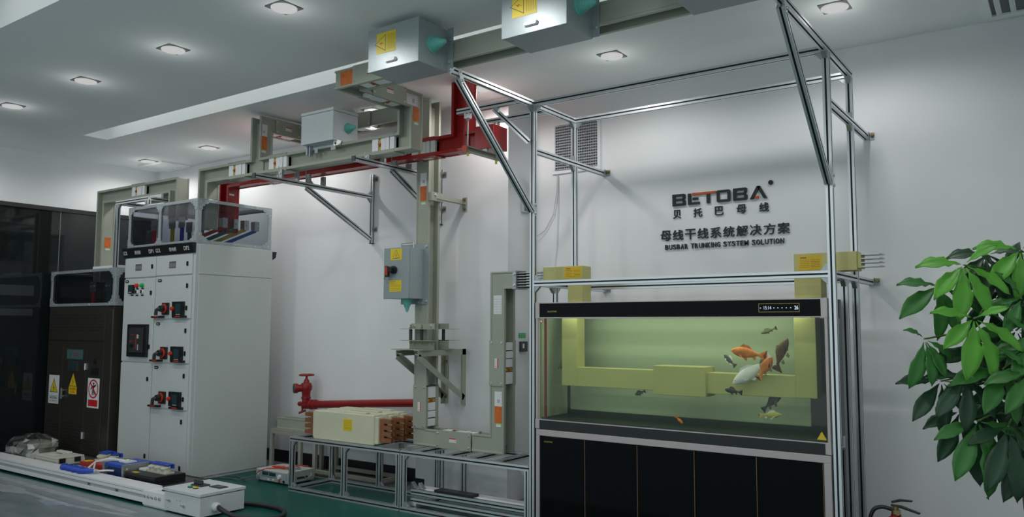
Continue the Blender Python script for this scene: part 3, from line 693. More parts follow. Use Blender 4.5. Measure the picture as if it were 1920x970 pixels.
# three safety signs
g = G(); flat(g, F, X, Z, -9.676, -9.441, 0.605, 0.925, 0, 0.0015, 0); o_ = V((-9.558, TY-0.0117, 0.765))
warn_tri(g, o_+Z*0.018, X, Z, 0.185, 0, 1, 2); flat(g, F, X, Z, -9.655, -9.462, 0.622, 0.696, 0.0015, 0.0018, 1); flat(g, F, X, Z, -9.652, -9.465, 0.625, 0.693, 0.0018, 0.0021, 0)
s_ = g.build('safety_sign', ['label_white', 'black_plastic', 'yellow_sign'], tdoors[0])
text('高压危险', 'lettering', 'label_ink', s_, (-9.640, TY-0.0125, 0.655), X, Z, 0.165, 0.032, 0.0004, 0.02); text('High voltage danger', 'lettering', 'label_ink', s_, (-9.640, TY-0.0125, 0.632), X, Z, 0.165, 0.014, 0.0004, 0.01)
g = G(); warn_tri(g, V((-9.132, TY-0.0102, 0.868)), X, Z, 0.185, 0, 0, 1, 2); g.prism([(-9.218,0.730),(-9.045,0.730),(-9.045,0.815),(-9.218,0.815)], (0, TY-0.0102, 0), X, Z, -Y*0.001, 1); s_ = g.build('safety_sign', ['black_plastic', 'yellow_sign', 'red_plastic'], tdoors[1])
text('有电危险', 'lettering', 'red_plastic', s_, (-9.200, TY-0.0113, 0.772), X, Z, 0.135, 0.032, 0.0004, 0.01); text('请勿靠近', 'lettering', 'red_plastic', s_, (-9.175, TY-0.0113, 0.742), X, Z, 0.09, 0.022, 0.0004)
g = G(); flat(g, F, X, Z, -8.808, -8.565, 0.605, 0.923, 0, 0.0015, 0); o_ = V((-8.687, TY-0.0118, 0.808))
ring = [(0.102*cos(2*pi*i/32), 0.102*sin(2*pi*i/32)) for i in range(32)]; g.prism(ring, o_, X, Z, -Y*0.0004, 1); g.prism([(a*0.83, b*0.83) for a, b in ring], o_-Y*0.0004, X, Z, -Y*0.0004, 0)
for pl in ([(-0.012,0.042),(0.012,0.046),(0.020,0.060),(0.010,0.072),(-0.004,0.070)], [(-0.028,0.035),(0.025,0.040),(0.055,0.055),(0.050,0.028),(0.018,0.016),(0.016,-0.010),(0.032,-0.060),(0.016,-0.066),(0.0,-0.018),(-0.012,-0.068),(-0.026,-0.064),(-0.016,-0.008),(-0.020,0.012),(-0.045,-0.012),(-0.055,-0.004)]): g.prism(pl, o_-Y*0.0008, X, Z, -Y*0.0004, 2)
q = 0.092/1.414; g.prism([(-q-0.007,q-0.007),(-q+0.007,q+0.007),(q+0.007,-q+0.007),(q-0.007,-q-0.007)][::-1], o_-Y*0.0012, X, Z, -Y*0.0004, 1)
flat(g, F, X, Z, -8.785, -8.590, 0.622, 0.692, 0.0015, 0.0020, 1); s_ = g.build('safety_sign', ['label_white', 'label_red', 'black_plastic'], tdoors[2])

# ================================================================== OVERHEAD GREY TRUNKING
RY, RZ = 4.75, 2.998
B = thing('busbar_trunking', 'long grey-green overhead busbar trunking stepping from the switchgear up to the hanging grey boxes', 'busbar trunking', (-5.6, RY, RZ-BA))
trunk(B, [(-7.108,RY,2.46),(-7.108,RY,RZ),(-6.69,RY,RZ)], X)
bus_joint(B, (-6.56,RY,RZ), X, Z, L=0.268, pack=0.25, label=(-1, X, -Y))
g = G(); pr = bus_prof(); g.sweep(pr, [(-6.435,RY,RZ),(-6.352,RY,RZ)], Z); g.sweep(pr, [(-6.208,RY,RZ),(-6.08,RY,RZ)], Z)
g.box(-6.353, -6.207, RY-BB, RY+BB, RZ-BA, RZ-BA+0.026); g.box(-6.353, -6.207, RY-0.028, RY+0.028, RZ-BA+0.02, RZ+BA+0.01)
g.sweep(pr, [(-6.28,RY,RZ+BA-0.026),(-6.28,RY,3.41),(-6.28,4.87,3.41)], X)
g.build('housing', 'bus_paint', B, 0.0025)
bus_joint(B, (-5.952,RY,RZ), X, Z, L=0.268, pack=0.25, label=(-1, X, -Y))
trunk(B, [(-5.822,RY,RZ),(-4.735,RY,RZ)], Z)
bus_joint(B, (-4.608,RY,RZ), X, Z, L=0.268, pack=0.25, label=(-1, X, -Y))
trunk(B, [(-4.48,RY,RZ),(-4.37,RY,RZ),(-4.37,RY,3.33),(-4.37,4.60,3.33)], Z)
bus_joint(B, (-4.37,4.43,3.33), -Y, X, L=0.375, pack=0.33, label=(1, Y, Z))
trunk(B, [(-4.37,4.26,3.33),(-4.37,4.075,3.33),(-4.22,4.075,3.33)], X)
bus_joint(B, (-4.06,4.075,3.33), X, -Y, L=0.38, pack=0.32, label=(1, -X, -Z))
trunk(B, [(-3.90,4.075,3.33),(1.4,4.075,3.33)], Y)
bus_label(B, (-4.2925+0.0003+0.0-0.007, 4.745, 3.215), Y, Z, False)
g = G(); flat(g, (-4.2995, 4.70, 3.33), Y, Z, -0.075, 0.065, -0.05, 0.035, 0, 0.0012, 0); 
for i in range(4): flat(g, (-4.2995, 4.70, 3.33), Y, Z, 0.05, 0.057, -0.04+i*0.019, -0.032+i*0.019, 0.0012, 0.0016, 1)
flat(g, (-4.2995, 4.70, 3.33), Y, Z, -0.005, 0.025, -0.03, 0.01, 0.0012, 0.0015, 2); flat(g, (-4.2995, 4.70, 3.33), Y, Z, -0.065, 0.035, 0.022, 0.028, 0.0012, 0.0015, 2)
g.build('rating_table', ['label_white', 'label_ink', 'label_grey'], B)
g = G(); flat(g, (-4.322, 4.0045, 3.33), X, Z, -0.066, 0.066, -0.052, 0.052, 0, 0.0014, 0); flat(g, (-4.322, 4.0045, 3.33), X, Z, -0.045, -0.037, 0.02, 0.028, 0.0014, 0.002, 1); g.build('rating_label', ['label_orange', 'label_ink'], B)
bus_label(B, (-6.28+BA-0.007, 4.717, 3.225), Y, Z, True, 0.082, 1.08)
# supports under the run
# rear branch that feeds the wall riser
DY, DZ = 5.2275, 3.41
D = thing('busbar_trunking', 'grey-green trunking riser dropping down the wall to the aluminium stand and rising again', 'busbar trunking', (-4.58, DY, 0.492))
bus_joint(D, (-6.28,5.0,DZ), Y, X, L=0.30, pack=0.25, label=(1, Y, Z))
trunk(D, [(-6.28,5.13,DZ),(-6.28,DY,DZ),(-5.62,DY,DZ)], X)
bus_joint(D, (-5.44,DY,DZ), X, -Y, L=0.42, pack=0.35, label=(1, X, Z))
trunk(D, [(-5.26,DY,DZ),(-4.58,DY,DZ),(-4.58,DY,0.995)], Y)
bus_joint(D, (-4.58,DY,0.815), -Z, -Y, L=0.365, pack=0.33, label=(1, -Z, X))
trunk(D, [(-4.58,DY,0.645),(-4.58,DY,0.562),(-4.40,DY,0.562)], Y)
bus_joint(D, (-4.21,DY,0.562), X, -Y, L=0.37, pack=0.34, label=(1, X, Z))
trunk(D, [(-4.02,DY,0.562),(-3.77,DY,0.562),(-3.77,DY,1.04)], Y)
bus_joint(D, (-3.77,DY,1.205), Z, -Y, L=0.36, pack=0.33, label=(1, -Z, X))
trunk(D, [(-3.77,DY,1.37),(-3.77,DY,1.865),(-3.62,DY,1.865)], Y)
f = DY-BA+0.007
bus_label(D, (-4.575, f, 2.645), X, Z, True, 0.072, 1.1); bus_label(D, (-3.758, f, 0.80), X, Z, True, 0.072, 1.1)
g = G(); flat(g, (-3.77, f, 1.67), X, Z, -0.038, 0.040, -0.075, 0.075, 0, 0.0012, 0)
for i in range(6): flat(g, (-3.77, f, 1.67), X, Z, 0.024, 0.030, -0.06+i*0.02, -0.052+i*0.02, 0.0012, 0.0015, 1); flat(g, (-3.77, f, 1.67), X, Z, -0.03, 0.01, -0.058+i*0.02, -0.055+i*0.02, 0.0012, 0.0015, 1)
g.build('rating_table', ['label_white', 'label_grey'], D)
g = G(); g.box(-3.62, -3.585, DY-BA-0.004, DY+BA+0.004, 1.79, 1.94); 
for z in (1.82, 1.91): bolt(g, (-3.602, DY-BA-0.004, z), -Y, 0.010, 0.010, 1)
g.build('end_flange', ['zinc', 'steel_bolt'], D, 0.002)
for i in range(6):
    g = G(); z = 1.81+0.021*i; g.box(-3.585, -3.31, DY-0.062, DY+0.062, z, z+0.006)
    g.box(-3.50, -3.36, DY-0.062, DY+0.062, z+0.006, z+0.011); g.build('tin_finger', 'tin_bar', D)
g = G(); g.box(-3.585, -3.52, DY-0.05, DY+0.05, 1.802, 1.93); g.build('finger_spacer', 'bus_inside', D)

# small looped trunking between the two clear boxes
Lp = thing('busbar_trunking', 'short grey-green trunking arch bridging the two clear riveted boxes', 'busbar trunking', (-8.4, 4.77, 2.115))
trunk(Lp, [(-9.12,4.77,1.99),(-9.12,4.77,2.965),(-8.46,4.77,2.965)], X)
bus_joint(Lp, (-8.335,4.77,2.965), X, Z, L=0.265, pack=0.25)
trunk(Lp, [(-8.21,4.77,2.965),(-7.66,4.77,2.965),(-7.66,4.77,2.60)], Z)
bus_label(Lp, (-9.12+BA-0.007, 4.77, 2.44), Y, Z, False)

t = thing('trunking_support', 'small aluminium frame holding up the grey trunking arch between the clear boxes', 'frame', (-8.13, 4.8, 2.115))
for x, z0 in ((-8.42, 2.117), (-7.83, 2.755)):
    bar('post', (x, 4.535, z0), (x, 4.535, 2.795), t)
    bar('cross_rail', (x, 4.555, 2.815), (x, 5.05, 2.815), t)
bar('post', (-8.42, 5.03, 2.117), (-8.42, 5.03, 2.795), t); bar('post', (-7.83, 5.03, 2.755), (-7.83, 5.03, 2.795), t)
for y in (4.535, 5.07): bar('top_rail', (-8.44, y, 2.815), (-7.81, y, 2.815), t)
for x, d in ((-8.40, X), (-7.85, -X)): gusset(t, (x, 4.535, 2.795), d, -Z, 0.038)
for y in (4.70, 4.84): g = G(); g.box(-8.40, -7.85, y-0.012, y+0.012, 2.835, 2.885); g.build('packer', 'aluminium_white', t)

# red fire-rated trunking
RD = thing('red_busbar_trunking', 'glossy red fire-rated busbar trunking running overhead behind the grey one', 'busbar trunking', (-5.6, 5.07, 2.928))
KR = dict(m='red_paint')
ry, rz = 5.07, 3.006
trunk(RD, [(-7.215,ry,2.46),(-7.215,ry,rz),(-6.58,ry,rz)], X, **KR)
bus_joint(RD, (-6.45,ry,rz), X, Z, L=0.268, pack=0.25, m='red_paint')
trunk(RD, [(-6.32,ry,rz),(-4.585,ry,rz)], Z, **KR)
bus_joint(RD, (-4.45,ry,rz), X, Z, L=0.268, pack=0.26, m='red_paint')
g = G(); g.sweep(pr, [(-4.318,ry,rz),(-4.142,ry,rz)], Z); g.sweep(pr, [(-3.986,ry,rz),(-3.84,ry,rz)], Z)
g.box(-4.143, -3.985, ry-BB, ry+BB, rz-BA, rz-BA+0.026); g.box(-4.143, -3.985, ry-0.028, ry+0.028, rz-BA+0.02, rz+BA+0.01)
g.sweep(pr, [(-4.064,ry,rz+BA-0.026),(-4.064,ry,CEIL-0.003)], X); g.build('housing', 'red_paint', RD, 0.0025)
g = G(); g.box(-3.865, -3.68, 4.965, 5.155, 2.905, 3.095); g.build('end_box', 'red_paint', RD, 0.003)
for x in (-6.45, -4.45):
    g = G(); flat(g, (x, ry, rz-BA-0.0056), X, -Y, -0.05, 0.05, -0.022, 0.022, 0, 0.001, 0); g.build('notice_label', 'label_white', RD)
g = G(); flat(g, (-7.215+BA-0.007, ry-0.01, 2.86), Y, Z, -0.04, 0.02, -0.009, 0.009, 0, 0.001, 0); g.build('notice_label', 'label_white', RD)

# ------------------------------------------------------------------ plug-in boxes on the trunking
def panel_gear(t, x0, x1, y, z0, z1):
    g = G(); s = (x1-x0); h = z1-z0
    a, b, c_ = x0+s*0.17, x0+s*0.37, x0+s*0.56; zb, zt = z0+h*0.37, z0+h*0.86
    flat(g, (0,y,0), X, Z, a, b, zb, zt, 0, 0.0012, 0); flat(g, (0,y,0), X, Z, b, c_, zb, zt, 0, 0.0012, 1)
    u, v = -Z, X
    o = V(((a+b)/2+0.005, y-0.0012, (zb+zt)/2)); k = 0.115
    # triangle on its side
    for kk, tt, m in ((1.0, 0, 2), (0.88, 0.0004, 0)): g.prism([(-k/2*kk,-k*0.866/3*kk),(k/2*kk,-k*0.866/3*kk),(0,k*0.866*2/3*kk)], o-Y*tt, Z, -X, -Y*0.0004, m)
    g.prism([(0.01,0.03),(-0.012,0.004),(0.0,0.004),(-0.010,-0.020),(0.010,0.008),(0.0,0.008)], o-Y*0.0008, Z, -X, -Y*0.0004, 3)
    for i in range(6): flat(g, (0,y,0), X, Z, b+0.012+i*0.012, b+0.0145+i*0.012, zb+0.02, zt-0.015, 0.0012, 0.0015, 4)
    g.build('warning_sticker', ['yellow_sign', 'yellow_sign', 'label_ink', 'red_plastic', 'amber_ink'], t)
    g = G(); r = h*0.042; cx, cz = x0+s*0.47, z0+h*0.17; w = s*0.075
    for rr, dd in ((r*1.35, 0.006), (r, 0.016)): g.prism([(cx+(w if abs(q) < pi/2 else -w)+rr*cos(q), cz+rr*sin(q)) for q in [pi*2*i/20-pi+0.001 for i in range(20)]], (0,y,0), X, Z, -Y*dd)
    g.build('oval_latch', 'white_plastic', t, 0.002)
def hang_box(x0, label):
    x1, y0, y1, z0, z1 = x0+0.442, 3.70, 4.003, 3.188, 3.475
    t = thing('tap_off_box', label, 'tap-off box', ((x0+x1)/2, (y0+y1)/2, z0), 'grey tap-off boxes hanging on the front trunking')
    g = G(); g.box(x0, x1, y0+0.022, y1, z0, z1); g.build('body', 'box_paint', t, 0.002)
    g = G(); g.box(x0-0.004, x1+0.004, y0, y0+0.019, z0-0.003, z1+0.003); ld = g.build('lid', 'box_paint', t, 0.003)
    panel_gear(ld, x0, x1, y0, z0, z1)
    g = G(); g.box(x1-0.001, x1+0.048, y1-0.009, y1-0.005, z0+0.005, z1+0.012)
    for z in (z0+0.065, z1-0.065): bolt(g, (x1+0.026, y1-0.009, z), -Y, 0.011, 0.016, 1)
    g.build('mounting_flange', ['box_paint', 'steel_bolt'], t)
    gland(t, (x1, 3.84, 3.333), X, 0.052, 0.105)
    return t
hang_box(-3.787, 'grey tap-off box with teal cone, hanging left of the frame corner')
hang_box(-2.683, 'grey tap-off box with teal cone, cut by the top edge above the left frame posts')
hang_box(-1.615, 'grey tap-off box cut off by the top edge, left of the right frame arm')

x0, x1, y0, y1, z0, z1 = -5.532, -5.123, 4.60, 4.89, 3.090, 3.375
t = thing('tap_off_box', 'pale grey tap-off box sitting on top of the overhead grey trunking', 'tap-off box', ((x0+x1)/2, (y0+y1)/2, z0-0.01))
g = G(); g.box(x0, x1, y0, y1, z0, z1-0.028); g.build('body', 'box_paint_light', t, 0.002)
g = G(); g.box(x0-0.003, x1+0.003, y0-0.003, y1+0.003, z1-0.025, z1); g.build('lid', 'box_paint_light', t, 0.003)
gland(t, (x1, 4.775, 3.222), X, 0.042, 0.085)
g = G(); g.box(x0+0.02, x1-0.03, y0+0.075, y0+0.078, 3.055, z0); g.box(x0+0.10, x0+0.14, y0+0.072, y0+0.075, 3.02, 3.06); g.box(x1-0.10, x1-0.04, y0+0.072, y0+0.075, 3.022, 3.06)
g.box(x0+0.01, x0+0.03, y0+0.05, y0+0.078, 3.01, z0); g.box(x0+0.05, x0+0.065, y0+0.05, y0+0.078, 3.0, z0); g.build('clamp_skirt', 'frame_zinc', t)
g = G(); g.prism([(0,0),(0.045,0),(0.045,0.05),(0.036,0.05),(0.036,0.009),(0.009,0.009),(0.009,0.05),(0,0.05)], (x1-0.02, y0+0.03, 3.042), X, Z, Y*0.045); g.build('clamp_hook', 'steel_bolt', t, 0.001)

# box with the rotary handle on the riser
x0, x1, y0, y1, z0, z1 = -4.830, -4.551, 4.95, 5.146, 1.729, 2.161
t = thing('switch_box', 'grey switch box with red rotary handle and yellow stickers on the wall riser', 'switch box', ((x0+x1)/2, (y0+y1)/2, z0))
g = G(); g.box(x0, x1, y0+0.020, y1, z0, z1); g.build('body', 'box_paint', t, 0.002)
g = G(); g.box(x0-0.003, x1+0.003, y0, y0+0.017, z0-0.002, z1+0.002); ld = g.build('lid', 'box_paint', t, 0.003)
g = G(); flat(g, (-4.690,y0,2.105), X, Z, -0.066, 0.066, -0.048, 0.048, 0, 0.001, 0); warn_tri(g, V((-4.690, y0-0.001, 2.096)), X, Z, 0.088, 0, 2, 0, 3); flat(g, (-4.69,y0,2.105), X, Z, -0.022, 0.022, -0.036, -0.029, 0.0018, 0.0022, 2); g.build('warning_sticker', ['yellow_sign', 'amber_sticker', 'label_ink', 'red_plastic'], ld)
g = G(); flat(g, (-4.695,y0,1.836), X, Z, -0.068, 0.070, -0.048, 0.048, 0, 0.001, 0)
for i in range(6): flat(g, (-4.695,y0,1.836), X, Z, -0.06, 0.06 if i > 1 else 0.0, 0.034-i*0.014, 0.037-i*0.014, 0.001, 0.0013, 1)
g.build('instruction_sticker', ['yellow_sign', 'amber_ink'], ld)
g = G(); c = V((-4.708, y0, 1.972)); g.cyl(c, c-Y*0.022, 0.034, n=28, m=0); g.cyl(c-Y*0.022, c-Y*0.03, 0.026, n=24, m=0)
rs = g.build('switch_base', ['black_plastic'], ld, 0.001)
g = G(); g.prism([(-0.062,-0.06),(-0.026,-0.06),(-0.026,-0.02),(0.012,-0.014),(0.012,0.016),(-0.026,0.03),(-0.062,0.035)], c-Y*0.03, X, Z, -Y*0.022, 0); flat(g, c-Y*0.052, X, Z, -0.056, -0.034, -0.045, 0.026, 0, 0.002, 1); g.build('switch_handle', ['black_plastic', 'red_plastic'], rs, 0.002)
g = G(); g.box(-4.782, -4.770, y0-0.05, y0-0.04, 1.895, 1.99); g.box(-4.782, -4.74, y0-0.05, y0-0.04, 1.895, 1.905); g.build('padlock_hasp', 'steel_bolt', rs, 0.001)
g = G(); g.box(x0+0.02, x1+0.062, y1-0.002, y1+0.0025, z0-0.045, z1+0.045)
for px, pz in ((x1+0.03,z1+0.02),(x1+0.03,z0-0.02),(x1-0.06,z0-0.025)): bolt(g, (px, y1-0.002, pz), -Y, 0.011, 0.014, 1)
g.build('mounting_flange', ['box_paint', 'steel_bolt'], t)
g = G(); g.tube([(-4.735,5.06,z1),(-4.735,5.06,z1+0.04),(-4.728,5.06,z1+0.048),(-4.60,5.06,z1+0.048),(-4.592,5.06,z1+0.04),(-4.592,5.06,z1)], 0.0045, 8); g.build('carry_handle', 'steel_bolt', t, 0, True)
gland(t, (-4.645, 5.045, z0-0.002), -Z, 0.042, 0.10)

# ================================================================== WALL BRACKETS
def wall_arm(x, ytip, zc, yw, yb, z_low, z_top, label, tip=0.0):
    t = thing('wall_bracket', label, 'bracket', (x, yw, z_low), 'aluminium wall brackets under the overhead trunking')
    bar('arm', (x, ytip, zc), (x, yw-0.042, zc), t)
    bar('upright', (x, yw-0.021, z_low), (x, yw-0.021, z_top), t)
    g = G(); g.box(x-0.019, x+0.019, yw-0.041, yw-0.002, z_low-0.008, z_low); g.build('end_cap', 'black_plastic', t)
    d = (V((x, yw-0.05, z_low+0.05))-V((x, yb, zc-0.02))).normalized()
    bar('brace', (x, yb, zc-0.025), (x, yw-0.045, z_low+0.045), t)
    g = G(); g.box(x-0.021, x+0.021, ytip-0.012, ytip, zc-0.021, zc+0.021); g.build('end_cap', 'dark_grey_plastic', t, 0.002)
    gusset(t, (x, yw-0.042, zc-0.02), -Y, -Z); gusset(t, (x, yw-0.042, zc+0.02), -Y, Z); gusset(t, (x, yb+0.03, zc+0.02), Y, Z)
    for z in (z_low+0.14, z_top-0.05):
        g = G(); g.box(x+0.02, x+0.058, yw-0.005, yw-0.001, z-0.025, z+0.025); g.box(x+0.02, x+0.024, yw-0.045, yw-0.005, z-0.025, z+0.025); bolt(g, (x+0.040, yw-0.005, z), -Y, 0.010, 0.02, 1); g.build('wall_clip', ['zinc', 'brass'], t)
    return t
a1 = wall_arm(-5.87, 4.375, 2.822, YL, 4.96, 2.345, 3.06, 'aluminium wall bracket with slanting brace, left one, beside the switchgear')
a2 = wall_arm(-4.76, 4.51, 2.865, PY, 4.95, 2.44, 2.95, 'aluminium wall bracket passing behind the riser, right one')
for t, x, zt in ((a1, -5.87, 2.842), (a2, -4.76, 2.885)):
    for y in (4.66, 4.84, 4.98, 5.16):
        zb = 2.9205 if y < 4.9 else 2.9285
        g = G(); g.box(x-0.02, x+0.03, y-0.012, y+0.012, zt, zb-0.001); g.box(x-0.02, x-0.012, y-0.016 if y in (4.66,4.98) else y+0.012, y-0.012 if y in (4.66,4.98) else y+0.016, zt, zb+0.03); bolt(g, (x+0.005, y-0.012, (zt+zb)/2), -Y, 0.008, 0.008, 1); g.build('clamp_block', ['zinc', 'steel_bolt'], t)

t = thing('strut_bracket', 'small olive steel strut tying the riser to the wall near its top', 'bracket', (-4.50, PY, 2.58))
g = G(); g.prism([(0,0),(0.045,0),(0.045,0.005),(0.005,0.005),(0.005,0.045),(0,0.045)], (-4.512, 5.22, 2.60), X, Z, Y*(PY-5.225)); g.build('angle_arm', 'bus_paint', t)
g = G(); g.box(-4.508, -4.455, PY-0.005, PY-0.0005, 2.535, 2.665)
for z in (2.56, 2.642): bolt(g, (-4.481, PY-0.005, z), -Y, 0.011, 0.02, 1)
g.build('wall_plate', ['bus_paint', 'brass'], t)
g = G(); g.box(-4.505, -4.475, 5.15, 5.31, 2.58, 2.655); bolt(g, (-4.475, 5.20, 2.63), X, 0.01, 0.012, 1); g.build('riser_clamp', ['bus_paint', 'steel_bolt'], t)

t = thing('riser_support', 'olive angle-iron wall shelf with spring rods carrying the riser', 'bracket', (-4.6, PY, 0.80))
def angle(name, p0, p1, a, b, s=0.05, th=0.005):
    p0, p1, a, b = V(p0), V(p1), V(a), V(b); g = G()
    pl = [(0,0),(s,0),(s,th),(th,th),(th,s),(0,s)]
    g.prism(pl, p0, a, b, p1-p0); return g.build(name, 'bus_paint', t)
for x, a in ((-4.455, -X), (-4.705, X)):
    zt_ = 1.295
    angle('shelf_arm', (x, 4.98, zt_), (x, PY-0.001, zt_), a, -Z)
    angle('wall_leg', (x, PY-0.001, zt_), (x, PY-0.001, 0.80), a, -Y)
    p0, p1 = V((x, 5.00, zt_-0.03)), V((x, PY-0.01, 0.885)); d = (p1-p0).normalized(); nrm = X.cross(d)
    g = G(); g.prism([(0,0),(0.05,0),(0.05,0.005),(0.005,0.005),(0.005,0.05),(0,0.05)], p0, a, nrm if nrm.z < 0 else -nrm, p1-p0); g.build('brace', 'bus_paint', t)
    g = G()
    for z in (1.18, 0.86): bolt(g, V((x, PY-0.006, z))+a*0.027, -Y, 0.010, 0.012)
    g.build('anchor_bolt', 'brass', t)
g = G(); g.box(-4.78, -4.42, 5.00, 5.135, 1.296, 1.302); g.build('shelf_plate', 'bus_paint', t)
g = G(); g.box(-4.78, -4.42, 5.32, 5.42, 1.296, 1.302); g.build('shelf_plate', 'bus_paint', t)
for y, sgn in ((5.135, -1), (5.32, 1)):
    x0, x1 = -4.69, -4.40
    for zb, hh in ((1.302, 0.075), (1.475, 0.045)):
        g = G(); ya, yb_ = sorted((y, y+sgn*0.004)); g.box(x0+0.02*(zb > 1.4), x1-0.01, ya, yb_, zb, zb+hh); ya, yb_ = sorted((y, y+sgn*0.09))
        if zb < 1.4: g.box(x0-0.03, x1+0.03, ya, yb_, zb+hh-0.004, zb+hh)
        else: g.box(x0-0.03, x1+0.03, ya, yb_, zb-0.004, zb)
        for xx in (x0+0.05, x1-0.05): bolt(g, (xx, y+sgn*0.004, zb+hh*0.5), Y*sgn, 0.011, 0.012, 1)
        g.build('channel', ['bus_paint', 'steel_bolt'], t)
    for xx in (-4.635, -4.51):
        g = G(); yy = y+sgn*0.05; g.cyl((xx,yy,1.377), (xx,yy,1.47), 0.013, n=14, m=0)
        for i in range(6): g.cyl((xx,yy,1.382+i*0.015), (xx,yy,1.389+i*0.015), 0.016, n=14, m=0)
        g.cyl((xx,yy,1.345), (xx,yy,1.51), 0.007, n=10, m=1); g.cyl((xx,yy,1.355), (xx,yy,1.366), 0.012, n=6, m=1); g.cyl((xx,yy,1.475), (xx,yy,1.488), 0.012, n=6, m=1)
        g.build('spring_rod', ['dark_grey_plastic', 'brass'], t)

# ================================================================== ALUMINIUM FRAME
FXL, FXR, FY1, FY2, FZ = -3.25, -1.145, 4.89, 5.492, 3.165
LZ = 1.812
Fm = thing('aluminium_gantry', 'tall slotted aluminium frame standing around the fish tank', 'frame', (-2.2, 5.19, 0))
for x in (FXL, FXR):
    s = 1 if x == FXL else -1
    bar('post', (x, FY1, 0), (x, FY1, FZ-0.02), Fm)
    z_arm = 2.81 if x == FXL else 2.845
    bar('post', (x, FY2, 0), (x, FY2, z_arm-0.02), Fm); bar('post', (x, FY2, z_arm+0.02), (x, FY2, FZ-0.02), Fm)
    bar('post', (x, 5.19, 0), (x, 5.19, LZ-0.02), Fm)
    bar('top_arm', (x, 3.93, FZ), (x, FY2+0.02, FZ), Fm)
    bar('wall_arm', (x, FY1+0.02, z_arm), (x, YW-0.002, z_arm), Fm)
    bar('wall_arm', (x, FY1+0.02, LZ), (x, FY2-0.02, LZ), Fm); bar('wall_arm', (x, FY2+0.02, LZ), (x, YW-0.002, LZ), Fm)
    bar('brace', (x, 3.99, FZ-0.035), (x, FY1-0.028, 2.35), Fm)
    for p, d1, d2 in (((x,FY1+0.02,FZ-0.02),Y,-Z), ((x,FY1-0.02,FZ-0.02),-Y,-Z), ((x,FY2-0.02,FZ-0.02),-Y,-Z), ((x,FY2-0.02,z_arm-0.02),-Y,-Z), ((x,FY2-0.02,z_arm+0.02),-Y,Z), ((x,FY1+0.02,LZ-0.02),Y,-Z),
                      ((x,5.21,LZ-0.02),Y,-Z), ((x,5.17,LZ-0.02),-Y,-Z), ((x,FY2-0.02,LZ-0.02),-Y,-Z), ((x+s*0.02,FY1,FZ-0.02),X*s,-Z), ((x+s*0.02,FY2,FZ-0.02),X*s,-Z), ((x+s*0.02,FY1,LZ-0.02),X*s,-Z), ((x+s*0.02,FY1,LZ+0.02),X*s,Z)):
        gusset(Fm, p, d1, d2)
    for z in (z_arm, LZ):
        g = G(); g.box(x+0.021, x+0.055, YW-0.006, YW-0.002, z-0.022, z+0.03); g.box(x+0.0205, x+0.0245, YW-0.05, YW-0.006, z-0.022, z+0.03); bolt(g, (x+0.040, YW-0.006, z+0.012), -Y, 0.011, 0.022, 1); g.build('wall_clip', ['zinc', 'brass'], Fm)
    for c, d in (((x+0.021, FY1-0.005, 2.365), V((0,0,-1))), ((x+0.021, 3.995, 3.145), V((0,0.45,-0.9)).normalized())):
        d = V(d); c = V(c); u = X.cross(d); g = G(); g.prism([(-0.018,-0.045),(0.018,-0.045),(0.018,0.05),(-0.018,0.05)], c-X*0.0005, u, d, X*0.004)
        for q in (-0.028, 0.032): bolt(g, c+d*q+X*0.0035, X, 0.009, 0.009, 1)
        g.build('joint_plate', ['aluminium', 'steel_bolt'], Fm, 0.001)
for y in (FY1, FY2):
    bar('top_beam', (FXL+0.02, y, FZ), (FXR-0.02, y, FZ), Fm)
    bar('middle_beam', (FXL+0.02, y, LZ if y == FY1 else LZ-0.005), (FXR-0.02, y, LZ if y == FY1 else LZ-0.005), Fm)
bar('side_beam', (-3.865, 4.75, FZ), (FXL-0.02, 4.75, FZ), Fm); bar('side_beam', (-3.88, 5.12, FZ), (FXL-0.02, 5.12, FZ), Fm)
bar('brace', (-3.52, 4.76, FZ-0.025), (FXL-0.02, 4.865, 2.87), Fm); gusset(Fm, (-3.47, 4.75, FZ-0.02), -X, -Z); gusset(Fm, (-3.33, 4.77, FZ), -X, Y)
for x in (-3.72, -2.9, -2.0, -1.145):
    pass
t = thing('trapeze_hanger', 'two threaded rods with yellow tips and a cross bar holding up the red trunking end', 'hanger', (-3.78, 4.93, 2.86))
for y in (4.75, 5.20 if False else 5.12):
    g = G(); x = -3.765
    g.prism([(-0.022,0),(0.022,0),(0.022,0.042),(0.016,0.042),(0.016,0.006),(-0.016,0.006),(-0.016,0.042),(-0.022,0.042)], (x, y-0.02, FZ-0.064), X, Z, Y*0.04, 0)
    g.cyl((x,y,2.835), (x,y,FZ-0.05), 0.0055, n=10, m=1); g.cyl((x,y,FZ-0.08), (x,y,FZ-0.066), 0.013, n=6, m=1); g.cyl((x,y,2.878), (x,y,2.89), 0.012, n=6, m=1); g.cyl((x,y,2.808), (x,y,2.838), 0.009, n=12, m=2)
    g.build('threaded_rod', ['aluminium_white', 'zinc', 'yellow_cap'], t)
g = G(); g.prism([(-0.02,0),(0.02,0),(0.02,0.005),(-0.015,0.005),(-0.015,0.035),(0.02,0.035),(0.02,0.04),(-0.02,0.04)], (-3.765, 4.715, 2.840), X, Z, Y*0.46); g.build('cross_bar', 'bus_paint', t)
g = G(); g.box(-3.788, -3.742, 4.708, 4.715, 2.838, 2.882); g.build('end_cap', 'red_plastic', t)
g = G()
for y in (4.98, 5.13): g.box(-3.785, -3.745, y-0.012, y+0.012, 2.88, 2.9045)
g.build('spacer', 'zinc', t)

